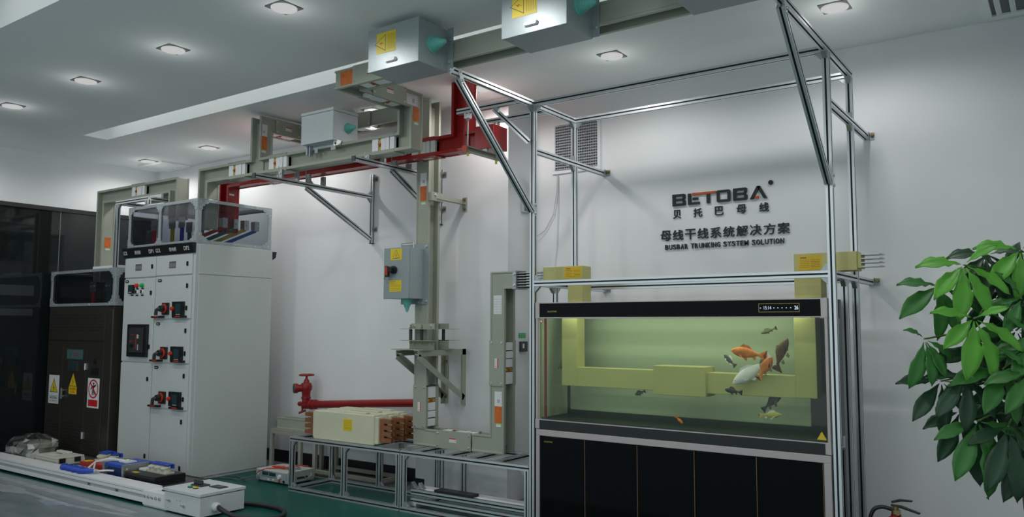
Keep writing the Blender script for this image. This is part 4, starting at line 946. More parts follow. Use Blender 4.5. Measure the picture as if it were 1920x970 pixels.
# ================================================================== FISH TANK ON ITS CABINET
KX0, KX1, KY0, KY1 = -3.212, -1.178, 4.87, 5.30
t = thing('tank_cabinet', 'black gloss cabinet with champagne frame and five doors under the fish tank', 'cabinet', ((KX0+KX1)/2, (KY0+KY1)/2, 0))
g = G(); g.box(KX0+0.004, KX1-0.004, KY0+0.02, KY1, 0, 0.755); g.build('body', 'tank_strip', t)
g = G(); g.box(KX0, KX1, KY0, KY0+0.03, 0.716, 0.760); g.build('top_rail', 'champagne', t, 0.002)
for a, b in ((KX0, KX0+0.030), (KX1-0.042, KX1)): g = G(); g.box(a, b, KY0, KY0+0.03, 0.0, 0.716); g.build('side_post', 'champagne', t, 0.002)
g = G(); g.box(KX1-0.002, KX1+0.003, KY0+0.03, KY1, 0.0, 0.758); g.build('side_panel', 'tank_gloss', t)
seam = [KX0+0.031, -2.805, -2.406, -2.007, -1.609, KX1-0.043]
for a, b in zip(seam, seam[1:]):
    g = G(); g.box(a+0.004, b-0.004, KY0+0.004, KY0+0.02, 0.04, 0.712); d = g.build('door', 'tank_gloss', t, 0.001)
    g = G(); g.box(b-0.006, b-0.002, KY0+0.001, KY0+0.02, 0.04, 0.712); g.build('edge_trim', 'bronze_edge', d)
    if a == seam[0]: text('AQULSTONE', 'lettering', 'gold_mark', d, (a+0.035, KY0+0.0038, 0.670), X, Z, 0.072, 0.011, 0.0006)

t = thing('fish_tank', 'large glass fish tank with black hood and pale trim, full of green water', 'fish tank', ((KX0+KX1)/2, (KY0+KY1)/2, 0.762))
def tp(name, m, *boxes, bevel=0.0):
    g = G()
    for b in boxes: g.box(*b)
    return g.build(name, m, t, bevel)
tp('base_frame', 'tank_strip', (KX0+0.03, KX1-0.03, KY0+0.003, KY1, 0.762, 0.828))
tp('base_trim', 'champagne', (KX0, KX1, KY0, KY0+0.012, 0.826, 0.833), bevel=0.001)
for a, b in ((KX0-0.006, KX0+0.030), (KX1-0.030, KX1+0.004)): tp('base_corner', 'champagne', (a, b, KY0-0.002, KY0+0.03, 0.764, 0.833), bevel=0.002)
tp('tank_bed', 'tank_bed', (KX0+0.03, KX1-0.03, KY0+0.022, KY1-0.014, 0.833, 0.842))
tp('glass_pane', 'tank_glass', (KX0+0.022, KX1-0.016, KY0+0.010, KY0+0.018, 0.834, 1.556))
tp('back_panel', 'tank_back_film', (KX0+0.022, KX1-0.016, KY1-0.010, KY1-0.002, 0.834, 1.556))
tp('side_panel', 'tank_back_film', (KX0+0.014, KX0+0.022, KY0+0.010, KY1-0.002, 0.834, 1.556))
tp('side_panel', 'tank_strip', (KX1-0.016, KX1-0.008, KY0+0.010, KY1-0.002, 0.834, 1.556))
tp('corner_trim', 'champagne', (KX0-0.002, KX0+0.016, KY0, KY0+0.016, 0.833, 1.556), bevel=0.002)
tp('corner_trim', 'champagne', (KX1-0.016, KX1+0.002, KY0, KY0+0.016, 0.833, 1.556), bevel=0.002)
tp('overflow_pipe', 'fire_red', (KX0+0.052, KX0+0.066, KY0+0.03, KY0+0.044, 0.842, 1.556))
tp('corner_seal', 'tank_strip', (KX0+0.026, KX0+0.040, KY1-0.030, KY1-0.012, 0.842, 1.556))
tp('filter_column', 'tank_strip', (-1.385, KX1-0.02, KY1-0.045, KY1-0.012, 0.842, 1.556))
tp('filter_column', 'tank_strip', (KX1-0.030, KX1-0.018, KY0+0.06, KY1-0.05, 0.842, 1.556))
tp('back_ledge', 'tank_bed', (KX0+0.04, -1.39, KY1-0.034, KY1-0.012, 0.842, 0.870))
tp('water', 'tank_water', (KX0+0.0225, KX1-0.0165, KY0+0.0185, KY1-0.0105, 0.8425, 1.565))
tp('lamp_tube', 'cove_strip', (KX0+0.15, KX1-0.15, KY0+0.055, KY0+0.075, 1.630, 1.645))
l = bpy.data.lights.new('hood_lamp', 'AREA'); l.shape = 'RECTANGLE'; l.size = KX1-KX0-0.3; l.size_y = 0.05; l.energy = HOOD_W; l.color = (1.0, 1.0, 0.95)
lo = bpy.data.objects.new('hood_lamp', l); COL.objects.link(lo); lo.parent = t; lo.location = V(((KX0+KX1)/2, KY0+0.065, 1.625))-wloc(t); lo.rotation_euler = (radians(25), 0, 0)
tp('hood_panel', 'tank_gloss', (KX0+0.030, KX1-0.034, KY0+0.002, KY0+0.016, 1.564, 1.664))
tp('hood_trim', 'champagne', (KX0-0.004, KX1, KY0, KY0+0.018, 1.664, 1.671), (KX0-0.004, KX1, KY0, KY0+0.018, 1.556, 1.564), bevel=0.001)
for a, b in ((KX0-0.006, KX0+0.030), (KX1-0.034, KX1+0.004)): tp('hood_corner', 'champagne', (a, b, KY0-0.002, KY0+0.022, 1.555, 1.672), bevel=0.002)
tp('hood_side', 'tank_strip', (KX0-0.004, KX0+0.01, KY0+0.022, KY1, 1.556, 1.670)); tp('hood_side', 'tank_strip', (KX1-0.01, KX1+0.002, KY0+0.022, KY1, 1.556, 1.670)); tp('hood_back', 'tank_strip', (KX0+0.01, KX1-0.01, KY1-0.012, KY1, 1.60, 1.670))
hb = tp('display', 'tank_gloss', (-1.575, -1.335, KY0-0.0005, KY0+0.003, 1.592, 1.640))
g = G()
for a in ((-1.577,-1.333,1.590,1.592),(-1.577,-1.333,1.640,1.642),(-1.577,-1.575,1.592,1.640),(-1.335,-1.333,1.592,1.640)): g.box(a[0], a[1], KY0-0.001, KY0+0.003, a[2], a[3])
g.build('display_border', 'gold_mark', hb)
text('15:14', 'display_digits', 'led_white', hb, (-1.545, KY0-0.0006, 1.606), X, Z, 0.045, 0.020, 0.0004); text('26', 'display_digits', 'led_white', hb, (-1.362, KY0-0.0006, 1.604), X, Z, 0.022, 0.024, 0.0004, 0.02)
for i, x in enumerate((-1.566,-1.484,-1.460,-1.435,-1.410,-1.384)): g = G(); g.cyl((x,KY0-0.0004,1.615), (x,KY0-0.0010,1.615), 0.0032, n=10); g.build('display_dot', 'led_white', hb)
text('AQULSTONE', 'lettering', 'gold_mark', t, (-3.115, KY0+0.0015, 1.598), X, Z, 0.078, 0.013, 0.0006)
g = G(); o_ = V((-1.228, KY0+0.0095, 0.862)); warn_tri(g, o_, X, Z, 0.056, 0, 0, 0); g.build('warning_sticker', 'yellow_sign', t)
g = G(); c = V((KX0+0.040, KY0+0.0095, 1.535)); g.cyl(c, c-Y*0.0006, 0.012, n=20, m=0); g.cyl(c-Y*0.0006, c-Y*0.001, 0.008, n=20, m=1); g.build('round_sticker', ['label_red', 'label_white'], t)

# resin insulated busbar dipping through the tank
t = thing('resin_busbar', 'yellow resin-cast busbar dipping into the green water and out again at both ends', 'busbar', (-2.2, 5.1, 1.06))
def rb(name, *b, m='resin_yellow'): 
    g = G(); g.box(*b); return g.build(name, m, t, 0.003)
h1 = rb('head_block', -3.300, -2.957, 5.10, 5.235, 1.843, 1.948)
h2 = rb('head_block', -1.424, -1.052, 5.10, 5.235, 1.843, 1.958)
rb('leg', -3.080, -2.957, 5.10, 5.235, 1.62, 1.844); rb('leg', -3.072, -2.945, 5.0, 5.115, 1.071, 1.63)
rb('leg', -1.424, -1.262, 5.10, 5.235, 1.62, 1.844); rb('leg', -1.406, -1.277, 5.0, 5.115, 1.071, 1.63)
g = G(); g.box(-3.075, -2.95, 5.0, 5.235, 1.60, 1.65); g.build('offset_block', 'resin_yellow', t); g = G(); g.box(-1.41, -1.27, 5.0, 5.235, 1.60, 1.65); g.build('offset_block', 'resin_yellow', t)
rb('crossbar', -2.946, -2.30, 5.0, 5.115, 1.071, 1.206); rb('crossbar', -2.01, -1.405, 5.0, 5.115, 1.068, 1.203)
rb('joint_block', -2.336, -1.968, 4.975, 5.145, 1.045, 1.238)
rb('end_collar', -1.052, -1.030, 5.112, 5.223, 1.855, 1.945)
for b, x0, x1, z0, z1 in ((h1,-3.105,-2.962,1.858,1.944),(h2,-1.395,-1.255,1.852,1.945)):
    g = G(); o_ = (0, 5.0997, 0); flat(g, o_, X, Z, x0, x1, z0, z1, 0, 0.001, 0)
    flat(g, o_, X, Z, x0+0.012, x0+0.05, z1-0.018, z1-0.012, 0.001, 0.0013, 1)
    for i in range(5): flat(g, o_, X, Z, x0+0.01, x0+0.065, z1-0.030-i*0.011, z1-0.027-i*0.011, 0.001, 0.0013, 2); flat(g, o_, X, Z, x0+0.075, x1-0.01, z1-0.030-i*0.011, z1-0.027-i*0.011, 0.001, 0.0013, 2)
    g.build('rating_sticker', ['amber_sticker', 'label_ink', 'amber_ink'], b)
for i in range(4):
    z = 1.862+i*0.024; g = G(); g.prism([(-1.03,5.115),(-0.93,5.118),(-0.915,5.13),(-0.915,5.21),(-0.93,5.22),(-1.03,5.22)], (0,0,z), X, Y, Z*0.006); g.build('tin_finger', 'tin_bar', t)

# ------------------------------------------------------------------ fish
def fish(nose, tail, h, m, label, bend=0.0, side=Y, fins='fin_clear', w=0.5, dorsal=0.35, tailk=1.0):
    """one continuous body from nose to forked tail; dorsal, belly and side fins are parts"""
    n_, t_ = V(nose), V(tail); L = (n_-t_).length; d = (t_-n_).normalized(); sd = V(side); sd = (sd-d*sd.dot(d)).normalized(); u_ = sd.cross(d)
    if u_.z < 0: u_ = -u_
    ob = thing('fish', label, 'fish', (n_+t_)/2, 'fish swimming in the tank')
    st = [(0,.03,.05),(.03,.22,.30),(.08,.50,.62),(.16,.78,.90),(.28,.98,1.0),(.40,1.0,.95),(.52,.88,.80),(.64,.62,.55),(.73,.36,.32),(.78,.28,.20),(.83,.48,.09),(.90,.80,.05),(.96,1.05,.03),(1.0,1.18,.02)]
    n = 14; vs = []; fs = []
    def ctr(s): return n_+d*(L*s)+sd*(bend*L*s*s)+u_*(bend*0.5*L*sin(pi*s))
    for s, hh, ww in st:
        c = ctr(s); hh = hh*(tailk if s > 0.8 else 1)
        for i in range(n):
            a = 2*pi*i/n; q = c+u_*(h/2*hh*sin(a))+sd*(h/2*w*ww*cos(a))
            if s > 0.9: q -= d*(L*0.10*(s-0.9)/0.1*(1-abs(sin(a))))
            vs.append(q)
    for j in range(len(st)-1):
        for i in range(n): fs.append((j*n+i, j*n+(i+1) % n, (j+1)*n+(i+1) % n, (j+1)*n+i))
    fs.append(tuple(range(n-1, -1, -1))); k = (len(st)-1)*n; fs.append(tuple(range(k, k+n)))
    g = G(); g._add(vs, fs, 0); g.build('body', m, ob, 0, True)
    def fin(name, pl):
        g = G(); g.prism([(a*L, b*h) for a, b in pl], n_+sd*(-0.0012), d, u_, sd*0.0024); return g.build(name, fins, ob)
    fin('dorsal_fin', [(.24,.44),(.32,.46+dorsal),(.50,.44+dorsal*.7),(.62,.30),(.42,.40)])
    fin('belly_fin', [(.36,-.44),(.44,-.46-dorsal*.9),(.50,-.44-dorsal*.7),(.47,-.40)]); fin('anal_fin', [(.60,-.30),(.68,-.34-dorsal*.7),(.73,-.30-dorsal*.4),(.70,-.20)])
    for sg in (-1, 1):
        p = ctr(0.22)+sd*(sg*h*w*0.46)-u_*h*0.12; g = G(); g.prism([(0,0),(.13*L,-.16*h),(.16*L,-.34*h),(.06*L,-.26*h)], p, d+sd*sg*0.5, u_, sd*0.002); g.build('side_fin', fins, ob)
        p = ctr(0.085)+sd*(sg*h*w*0.27)+u_*h*0.08; g = G(); g.lathe([(0.001,0),(0.10*h*.5,0.0),(0.07*h*.5,0.004),(0.001,0.006)], p-sd*sg*0.002, sd*sg, 10); g.build('eye', 'fish_eye', ob)
    return ob
fy = 4.945
fish((-1.785,fy,1.352), (-1.565,fy+0.02,1.318), 0.066, 'fish_orange', 'orange fish swimming left in mid-water, above the white fish', fins='fish_orange')
fish((-1.520,4.925,1.318), (-1.615,4.94,1.178), 0.062, 'fish_orange', 'orange fish with white patch pointing up, right of the big white fish', fins='fin_clear', tailk=0.7)
fish((-1.775,4.94,1.142), (-1.535,4.985,1.305), 0.080, 'fish_white', 'large white fish with trailing fins before the yellow crossbar', fins='fish_white', w=0.55, dorsal=0.25)
fish((-1.430,4.955,1.432), (-1.520,4.99,1.225), 0.062, 'fish_brown', 'brown fish pointing up beside the right yellow leg', bend=0.10)
fish((-1.642,5.10,1.456), (-1.548,5.13,1.495), 0.026, 'fish_olive', 'small olive fish near the surface on the right')
fish((-1.880,5.08,1.318), (-1.80,5.07,1.245), 0.032, 'fish_grey', 'tiny pale grey fish alone above the yellow joint block', fins='fish_white')
fish((-1.815,4.905,1.107), (-1.702,4.905,1.092), 0.032, 'fish_black', 'small black fish in front of the yellow crossbar bottom edge', fins='fish_black')
fish((-1.495,5.02,1.085), (-1.625,5.04,0.975), 0.048, 'fish_grey', 'dark grey fish with a long forked tail below the crossbar', bend=0.05, fins='fish_grey', tailk=0.8)
fish((-1.478,4.955,0.968), (-1.625,4.965,0.955), 0.036, 'fish_gold', 'pale gold fish swimming right near the tank bottom', fins='fish_white')
fish((-2.118,4.955,0.868), (-2.175,4.96,0.915), 0.022, 'fish_orange', 'tiny orange fish nosing the tank bottom in the middle')
fish((-2.515,5.06,1.028), (-2.435,5.06,1.058), 0.028, 'fish_olive', 'small olive fish under the left yellow crossbar')
fish((-3.09,5.02,1.205), (-3.165,5.15,1.215), 0.05, 'fish_brown', 'reddish fish at the far left behind the red pipe')

# ================================================================== COMPANY LETTERS ON THE WALL
YS = YW-0.0005
def sign(label, x, z, cat='sign'): return thing('wall_lettering', label, cat, (x, YS, z), 'lettering on the back wall')
s1 = sign('dark raised Latin company name with orange strokes, top line of the wall sign', -2.2, 2.47)
def gl(x0, x1, z0, z1, polys, name='letter'):
    g = G(); w, h = x1-x0, z1-z0
    for p, m in polys: g.prism([(x0+a*w, z0+b*h) for a, b in p], (0,YS,0), X, Z, -Y*0.016, m)
    return g.build(name, ['sign_black', 'sign_orange'], s1)
R = lambda a, b, c, d, m=0: ([(a,c),(b,c),(b,d),(a,d)], m)
Bp = [R(0,.22,0,1), R(.22,.90,.80,1), R(.22,.92,.42,.60), R(.22,.90,0,.20), ([(.78,.80),(.90,.80),(.90,1),(.98,.94),(.98,.64),(.92,.57),(.78,.57)],0), ([(.78,.20),(.78,.45),(.92,.45),(1,.38),(1,.08),(.90,0),(.90,.20)],0)]
gl(-2.622,-2.510,2.473,2.568,Bp)
gl(-2.489,-2.391,2.474,2.564,[R(0,.26,0,1), R(.26,1,0,.20), R(.40,.86,.40,.60)])
gl(-2.333,-2.306,2.474,2.546,[R(0,1,0,1)])
gl(-2.453,-2.257,2.549,2.566,[R(0,1,0,1,1)], 'letter_bar')
gl(-2.250,-2.141,2.474,2.568,[([(0,.08),(.08,0),(.92,0),(1,.08),(1,.20),(0,.20)],0), ([(0,.80),(1,.80),(1,.92),(.92,1),(.08,1),(0,.92)],0), R(0,.20,.20,.80), R(.80,1,.20,.80)])
gl(-2.118,-2.007,2.474,2.570,Bp)
gl(-1.988,-1.856,2.474,2.572,[([(0,0),(.20,0),(.50,.70),(.56,.70),(.60,1),(.42,1)],0), ([(.52,.72),(.80,0),(1,0),(.60,1),(.46,1)],0)])
gl(-1.952,-1.920,2.476,2.496,[([(0,0),(1,0),(1,1),(.25,1)],1)], 'letter_foot')
g = G(); g.cyl((-1.827,YS,2.590), (-1.827,YS-0.014,2.590), 0.018, n=24); g.build('trademark_dot', 'sign_black', s1, 0.002)
s2 = sign('five widely spaced dark characters, second line of the wall sign', -2.2, 2.37)
for ch, x0, x1 in zip('贝托巴母线', (-2.620,-2.446,-2.268,-2.094,-1.918), (-2.553,-2.374,-2.200,-2.020,-1.846)): text(ch, 'letter', 'sign_black', s2, (x0,YS,2.372), X, Z, x1-x0, 0.070, 0.012, 0.008)
s3 = sign('ten large dark characters, third line of the wall sign', -2.2, 2.19)
for i, ch in enumerate('母线干线系统解决方案'): text(ch, 'letter', 'sign_black', s3, (-2.731+i*0.1052,YS,2.195), X, Z, 0.090, 0.084, 0.012, 0.010)
s4 = sign('small dark English capitals, bottom line of the wall sign', -2.2, 2.12)
W4 = dict(zip('BUSARTNKIGYEMOL ', (1,1,1,1,1,1,1,1,.38,1,1,.95,1.15,1.05,.9,.55))); tot = sum(W4[c] for c in 'BUSBAR TRUNKING SYSTEM SOLUTION'); x = -2.693; un = 0.961/tot
for ch in 'BUSBAR TRUNKING SYSTEM SOLUTION':
    if ch != ' ': text(ch, 'letter', 'sign_black', s4, (x,YS,2.122), X, Z, W4[ch]*un*0.80 if ch != 'I' else un*0.13, 0.040, 0.012, 0.012)
    x += W4[ch]*un

# small things on the pilaster side
t = thing('wall_switch', 'small dark grey switch plate on the pilaster side by the trunking', 'switch', (PX1, 5.85, 1.27))
g = G(); g.box(PX1, PX1+0.022, 5.795, 5.900, 1.275, 1.365); g.build('plate', 'dark_grey_plastic', t, 0.004); g = G(); g.box(PX1+0.022, PX1+0.030, 5.815, 5.835, 1.305, 1.345); g.build('rocker', 'white_plastic', t, 0.002)
t = thing('green_notice', 'little green notice above the switch on the pilaster side', 'notice', (PX1, 5.84, 1.375)); g = G(); flat(g, (PX1,0,0), Y, Z, 5.785, 5.895, 1.395, 1.438, 0, 0.002, 0); 
for a in (5.80,5.83,5.86): flat(g, (PX1,0,0), Y, Z, a, a+0.02, 1.405, 1.410, 0.002, 0.0025, 1); flat(g, (PX1,0,0), Y, Z, a, a+0.022, 1.418, 1.428, 0.002, 0.0025, 1)
g.build('panel', ['green_plastic', 'label_green'], t)
t = thing('wall_box', 'grey junction box high on the pilaster behind the left brace', 'junction box', (PX1, 5.87, 2.52)); g = G(); g.box(PX1, PX1+0.03, 5.815, 5.925, 2.515, 2.605); g.build('case', 'label_grey', t, 0.004); g = G(); g.box(PX1+0.03, PX1+0.034, 5.83, 5.91, 2.53, 2.59); g.build('cover', 'zinc_dark', t, 0.002)

# ================================================================== ALUMINIUM STAND
def stand(x0, x1, legs, back_legs, label, slats, lower):
    t = thing('aluminium_stand', label, 'stand', ((x0+x1)/2, 5.13, 0), 'low aluminium stands')
    y0, y1, zt = 4.89, 5.37, 0.47
    for y in (y0, y1): bar('long_rail', (x0, y, zt), (x1, y, zt), t); bar('long_rail', (x0, y, 0.021), (x1, y, 0.021), t)
    for x in (x0+0.02, x1-0.02): bar('cross_rail', (x, y0+0.02, zt), (x, y1-0.02, zt), t); bar('cross_rail', (x, y0+0.02, 0.021), (x, y1-0.02, 0.021), t)
    for x in legs:
        bar('leg', (x, y0, 0.041), (x, y0, zt-0.02), t)
        for s in (1, -1):
            if x0 < x+s*0.06 < x1: gusset(t, (x+s*0.02, y0, zt-0.02), X*s, -Z, 0.038); gusset(t, (x+s*0.02, y0, 0.041), X*s, Z, 0.038)
        gusset(t, (x, y0+0.02, 0.041), Y, Z, 0.038)
    for x in back_legs:
        bar('leg', (x, y1, 0.041), (x, y1, zt-0.02), t); gusset(t, (x+0.02, y1, 0.041), X, Z, 0.038)
    for x in slats: bar('slat', (x, y0+0.02, zt), (x, y1-0.02, zt), t)
    if lower:
        for z in (0.085, 0.155): bar('lower_rail', (x0+0.06, 4.955, z), (x1-0.03, 4.955, z), t)
        for x in (x0+0.09, x1-0.09): g = G(); g.box(x-0.03, x+0.03, 4.935, 5.12, 0.041, 0.065); g.build('lower_foot', 'aluminium', t)
        g = G(); g.box(x0+0.06, x1-0.03, 4.975, 5.10, 0.165, 0.175); g.build('lower_deck', 'aluminium_white', t)
        g = G(); g.box(x0+0.30, x0+0.68, 4.945, 5.04, 0.1755, 0.197); g.build('black_guide', 'black_plastic', t, 0.003)
        for x in (x0+0.02, x0+0.10): gusset(t, (x+0.02, 4.98, 0.176), X, Z, 0.05, 0.04)
    return t
stand(-5.905, -4.545, (-5.885,-5.205,-4.565), (-5.885,-5.26,-4.565), 'low aluminium stand under the cream resin busbars, left one', (-5.55,-5.0), False)
stand(-4.535, -3.275, (-4.515,-3.295), (-4.515,-4.27,-3.295), 'low aluminium stand under the trunking riser, right one', (-4.44,-4.12,-3.88,-3.62), True)
# little pads between trunking and stand are its own bolts
# ------------------------------------------------------------------ cream resin busbars
def cream(y0, label):
    y1 = y0+0.105; z0, z1 = 0.491, 0.742
    t = thing('resin_busbar_link', label, 'busbar', (-5.25, (y0+y1)/2, z0), 'cream resin busbars on the stand')
    g = G(); g.box(-5.625, -4.875, y0, y1, z0, z1); b = g.build('resin_body', 'resin_cream', t, 0.008)
    for a, bb in ((-5.650,-5.622), (-4.878,-4.835)): g = G(); g.box(a, bb, y0+0.012, y1-0.012, z0+0.012, z1-0.014); g.build('end_collar', 'resin_cream', t, 0.005)
    g = G(); g.box(-5.35, -5.0, y0+0.025, y1-0.025, z1-0.0005, z1+0.010); g.build('top_ridge', 'resin_cream', t, 0.004)
    for xa, sg in ((-4.837, 1), (-5.648, -1)):
        for k in range(2):
            yy = y0+0.03+0.035*k; pl = [(0,z0+0.03)]
            for i in range(4): za = z0+0.03+i*0.052; pl += [(0.13,za),(0.13,za+0.036),(0.05,za+0.036),(0.05,za+0.052)] if i < 3 else [(0.13,za),(0.13,za+0.036)]
            pl.append((0, pl[-1][1])); g = G(); g.prism([(a*sg, b_) for a, b_ in (pl if sg > 0 else pl[::-1])], (xa, yy, 0), X, Z, Y*0.010); g.build('copper_finger', 'copper', t, 0.001)
    return t, b
t, b = cream(4.905, 'cream resin-cast busbar with copper ends and yellow sticker, front one of three')
g = G(); o_ = (-5.19, 4.9049, 0.640); flat(g, o_, X, Z, -0.055, 0.055, -0.050, 0.050, 0, 0.001, 0)
for i in range(6): flat(g, o_, X, Z, -0.045, 0.01, 0.036-i*0.014, 0.039-i*0.014, 0.001, 0.0013, 1); flat(g, o_, X, Z, 0.018, 0.045, 0.036-i*0.014, 0.039-i*0.014, 0.001, 0.0013, 1)
g.build('rating_sticker', ['yellow_sign', 'amber_ink'], b)
cream(5.055, 'cream resin-cast busbar with copper ends, middle one of three'); cream(5.205, 'cream resin-cast busbar with copper ends, rear one against the red pipe')

# ------------------------------------------------------------------ red fire pipe with hydrant valve
t = thing('fire_pipe', 'red fire pipe with hydrant valve and handwheel along the wall', 'pipe', (-6.0, 5.70, 0.60))
pz0, pz1 = 0.675, 0.785
g = G(); g.cyl((-6.56,5.70,pz0), (-4.95,5.70,pz1), 0.038, n=20); g.build('pipe', 'fire_red', t, 0, True)
g = G(); d = V((1,0,(pz1-pz0)/1.61)).normalized(); o_ = V((-6.70,5.70,pz0-0.01))
g.lathe([(0.001,0),(0.035,0),(0.046,0.01),(0.046,0.10),(0.052,0.11),(0.052,0.13),(0.042,0.135),(0.042,0.16),(0.050,0.165),(0.050,0.19),(0.040,0.195)], o_, d, 24); g.build('tee_coupling', 'fire_red', t, 0, True)
xv = -6.665
g = G(); g.lathe([(0.040,0),(0.042,0.05),(0.050,0.055),(0.050,0.075),(0.042,0.08),(0.046,0.13),(0.058,0.15),(0.060,0.185),(0.052,0.215),(0.030,0.225),(0.026,0.25),(0.014,0.262),(0.010,0.30)], (xv,5.70,pz0), Z, 24); g.build('valve_body', 'fire_red', t, 0, True)
g = G(); g.lathe([(0.034,0.02),(0.040,0.09),(0.050,0.092),(0.052,0.125),(0.034,0.126),(0.032,0.105),(0.001,0.104)], (xv,5.70,pz0+0.165), V((-0.45,-0.9,0)), 24); g.build('hose_outlet', 'fire_red', t, 0, True)
dd = V((-0.45,-0.9,0)).normalized(); g = G(); g.lathe([(0.036,0.1265),(0.050,0.1265),(0.050,0.132),(0.036,0.132)], V((xv,5.70,pz0+0.165)), dd, 24); g.build('outlet_ring', 'zinc_dark', t); g = G(); g.cyl(V((xv,5.70,pz0+0.165))+dd*0.1045, V((xv,5.70,pz0+0.165))+dd*0.128, 0.032, n=20); g.build('outlet_bore', 'bus_inside', t)
g = G(); c = V((xv,5.70,pz0+0.302)); pts = [c+V((0.072*cos(2*pi*i/24),0.072*sin(2*pi*i/24),0)) for i in range(25)]; g.tube(pts, 0.010, 8); g.cyl(c-Z*0.012, c+Z*0.010, 0.018, n=14)
for i in range(3): a = 2*pi*i/3+0.3; g.cyl(c, c+V((0.07*cos(a),0.07*sin(a),0)), 0.007, n=8)
g.build('handwheel', 'fire_red', t, 0, True)
g = G(); g.lathe([(0.001,0),(0.022,0),(0.026,0.02),(0.018,0.04),(0.018,0.09)], (-6.775,5.70,pz0-0.005), X, 16); g.cyl((-6.72,5.70,pz0-0.03), (-6.72,5.70,pz0-0.085), 0.011, n=10); g.cyl((-6.75,5.68,pz0-0.10), (-6.69,5.72,pz0-0.07), 0.012, n=10); g.build('drain_cock', 'fire_red', t, 0, True)
for x in (-6.3,-5.3): 
    z = pz0+(pz1-pz0)*(x+6.56)/1.61; g = G(); g.box(x-0.012, x+0.012, 5.73, YL-0.001, z-0.012, z+0.012); g.build('wall_hook', 'fire_red', t)

# ------------------------------------------------------------------ beige steel bench and the grey busbar piece on it
t = thing('steel_bench', 'low beige steel bench frame behind the aluminium stand by the wall', 'bench', (-6.3, 5.62, 0))
x0, x1, y0, y1 = -6.97, -5.35, 5.485, 5.80
def bb(name, *a): g = G(); g.box(*a); g.build(name, 'beige_steel', t, 0.002)
bb('top_plate', x0, x1, y0, y1, 0.405, 0.420)
for y in (y0, y1-0.035): bb('top_rail', x0, x1, y, y+0.035, 0.37, 0.405)
for x in (x0, -6.52, -6.30, x1-0.04):
    for y in (y0, y1-0.035): bb('leg', x, x+0.04, y, y+0.035, 0.0 if x in (x0, -6.52) else 0.0, 0.37)
for y in (y0, y1-0.035): bb('bottom_rail', -6.26, x1-0.04, y, y+0.035, 0.03, 0.065)
bb('bottom_rail', x1-0.04, x1, y0+0.035, y1-0.035, 0.03, 0.065)
t = thing('busbar_offcut', 'short grey trunking sample with bare fins lying on the beige bench', 'busbar', (-6.6, 5.57, 0.421))
g = G(); g.sweep(bus_prof(0.058, 0.06, 0.015, 0.02), [(-6.90,5.57,0.4805),(-6.10,5.57,0.4805)], Y); g.build('housing', 'bus_paint', t, 0.002)
for i in range(5): g = G(); g.box(-6.985, -6.90, 5.535, 5.605, 0.440+i*0.018, 0.444+i*0.018); g.build('tin_finger', 'tin_bar', t)

# ------------------------------------------------------------------ meter on the floor
t = thing('bench_power_meter', 'small cream test instrument on the green floor beside the stand', 'instrument', (-6.33, 5.17, 0))
mx0, mx1, my0, my1, mz = -6.56, -6.10, 5.01, 5.34, 0.117
g = G(); g.box(mx0, mx1, my0+0.008, my1, 0.012, mz); b = g.build('case', 'meter_case', t, 0.004)
g = G(); g.box(mx0+0.006, mx1-0.006, my0, my0+0.008, 0.016, mz-0.006); f = g.build('front_panel', 'meter_face', t, 0.002)
for a in ((mx0+0.10,mx0+0.19),(mx0+0.20,mx0+0.30)): g = G(); g.box(a[0], a[1], my0-0.002, my0, 0.066, 0.098); g.build('lcd_window', 'lcd_dark', f)
g = G(); g.cyl((mx1-0.10,my0,0.07), (mx1-0.10,my0-0.020,0.07), 0.022, 0.019, n=20); g.build('dial', 'white_plastic', f, 0.002)
for x, z, m in ((mx1-0.105,0.030,'red_plastic'),(mx1-0.04,0.033,'black_plastic'),(mx1-0.19,0.033,'cream_plastic'),(mx1-0.26,0.030,'cream_plastic'),(mx0+0.04,0.07,'white_plastic'),(mx0+0.05,0.035,'zinc')): g = G(); g.box(x-0.012, x+0.012, my0-0.008, my0, z-0.010, z+0.010); g.build('button', m, f, 0.002)
g = G(); g.box(mx0+0.09, mx0+0.33, my0-0.001, my0, 0.053, 0.058); g.box(mx0+0.10, mx0+0.24, my0-0.001, my0, 0.100, 0.104); g.build('caption_strip', 'label_ink', f)
for x in (mx0+0.03, mx1-0.03):
    for y in (my0+0.03, my1-0.03): g = G(); g.cyl((x,y,0), (x,y,0.013), 0.012, n=12); g.build('rubber_foot', 'black_plastic', t)
g = G(); g.box(mx1, mx1+0.002, my0+0.12, my1-0.08, 0.04, 0.06); g.build('side_handle', 'dark_grey_plastic', t)
t = thing('test_probe', 'red test probe lying on the cream instrument with its red lead', 'probe', (-6.3, 5.13, mz))
g = G(); g.lathe([(0.001,0),(0.006,0.02),(0.012,0.05),(0.013,0.15),(0.017,0.16),(0.012,0.17),(0.006,0.22)], (-6.44,5.10,mz+0.016), V((1,0.12,0.02)), 14); g.build('grip', 'red_plastic', t, 0, True)
g = G(); g.tube([(-6.23,5.125,mz+0.018),(-6.16,5.14,mz+0.035),(-6.08,5.16,mz+0.055),(-6.0,5.18,mz+0.05)], 0.005, 8); g.tube([(-6.36,5.10,mz+0.008),(-6.43,5.04,mz+0.006),(-6.47,4.985,mz-0.010),(-6.50,4.975,0.075),(-6.53,4.99,0.068)], 0.005, 8); g.build('lead', 'red_plastic', t, 0, True)
t = thing('wire_bundle', 'tangle of grey wires and clips on top of the cream instrument', 'wires', (-6.2, 5.18, mz))
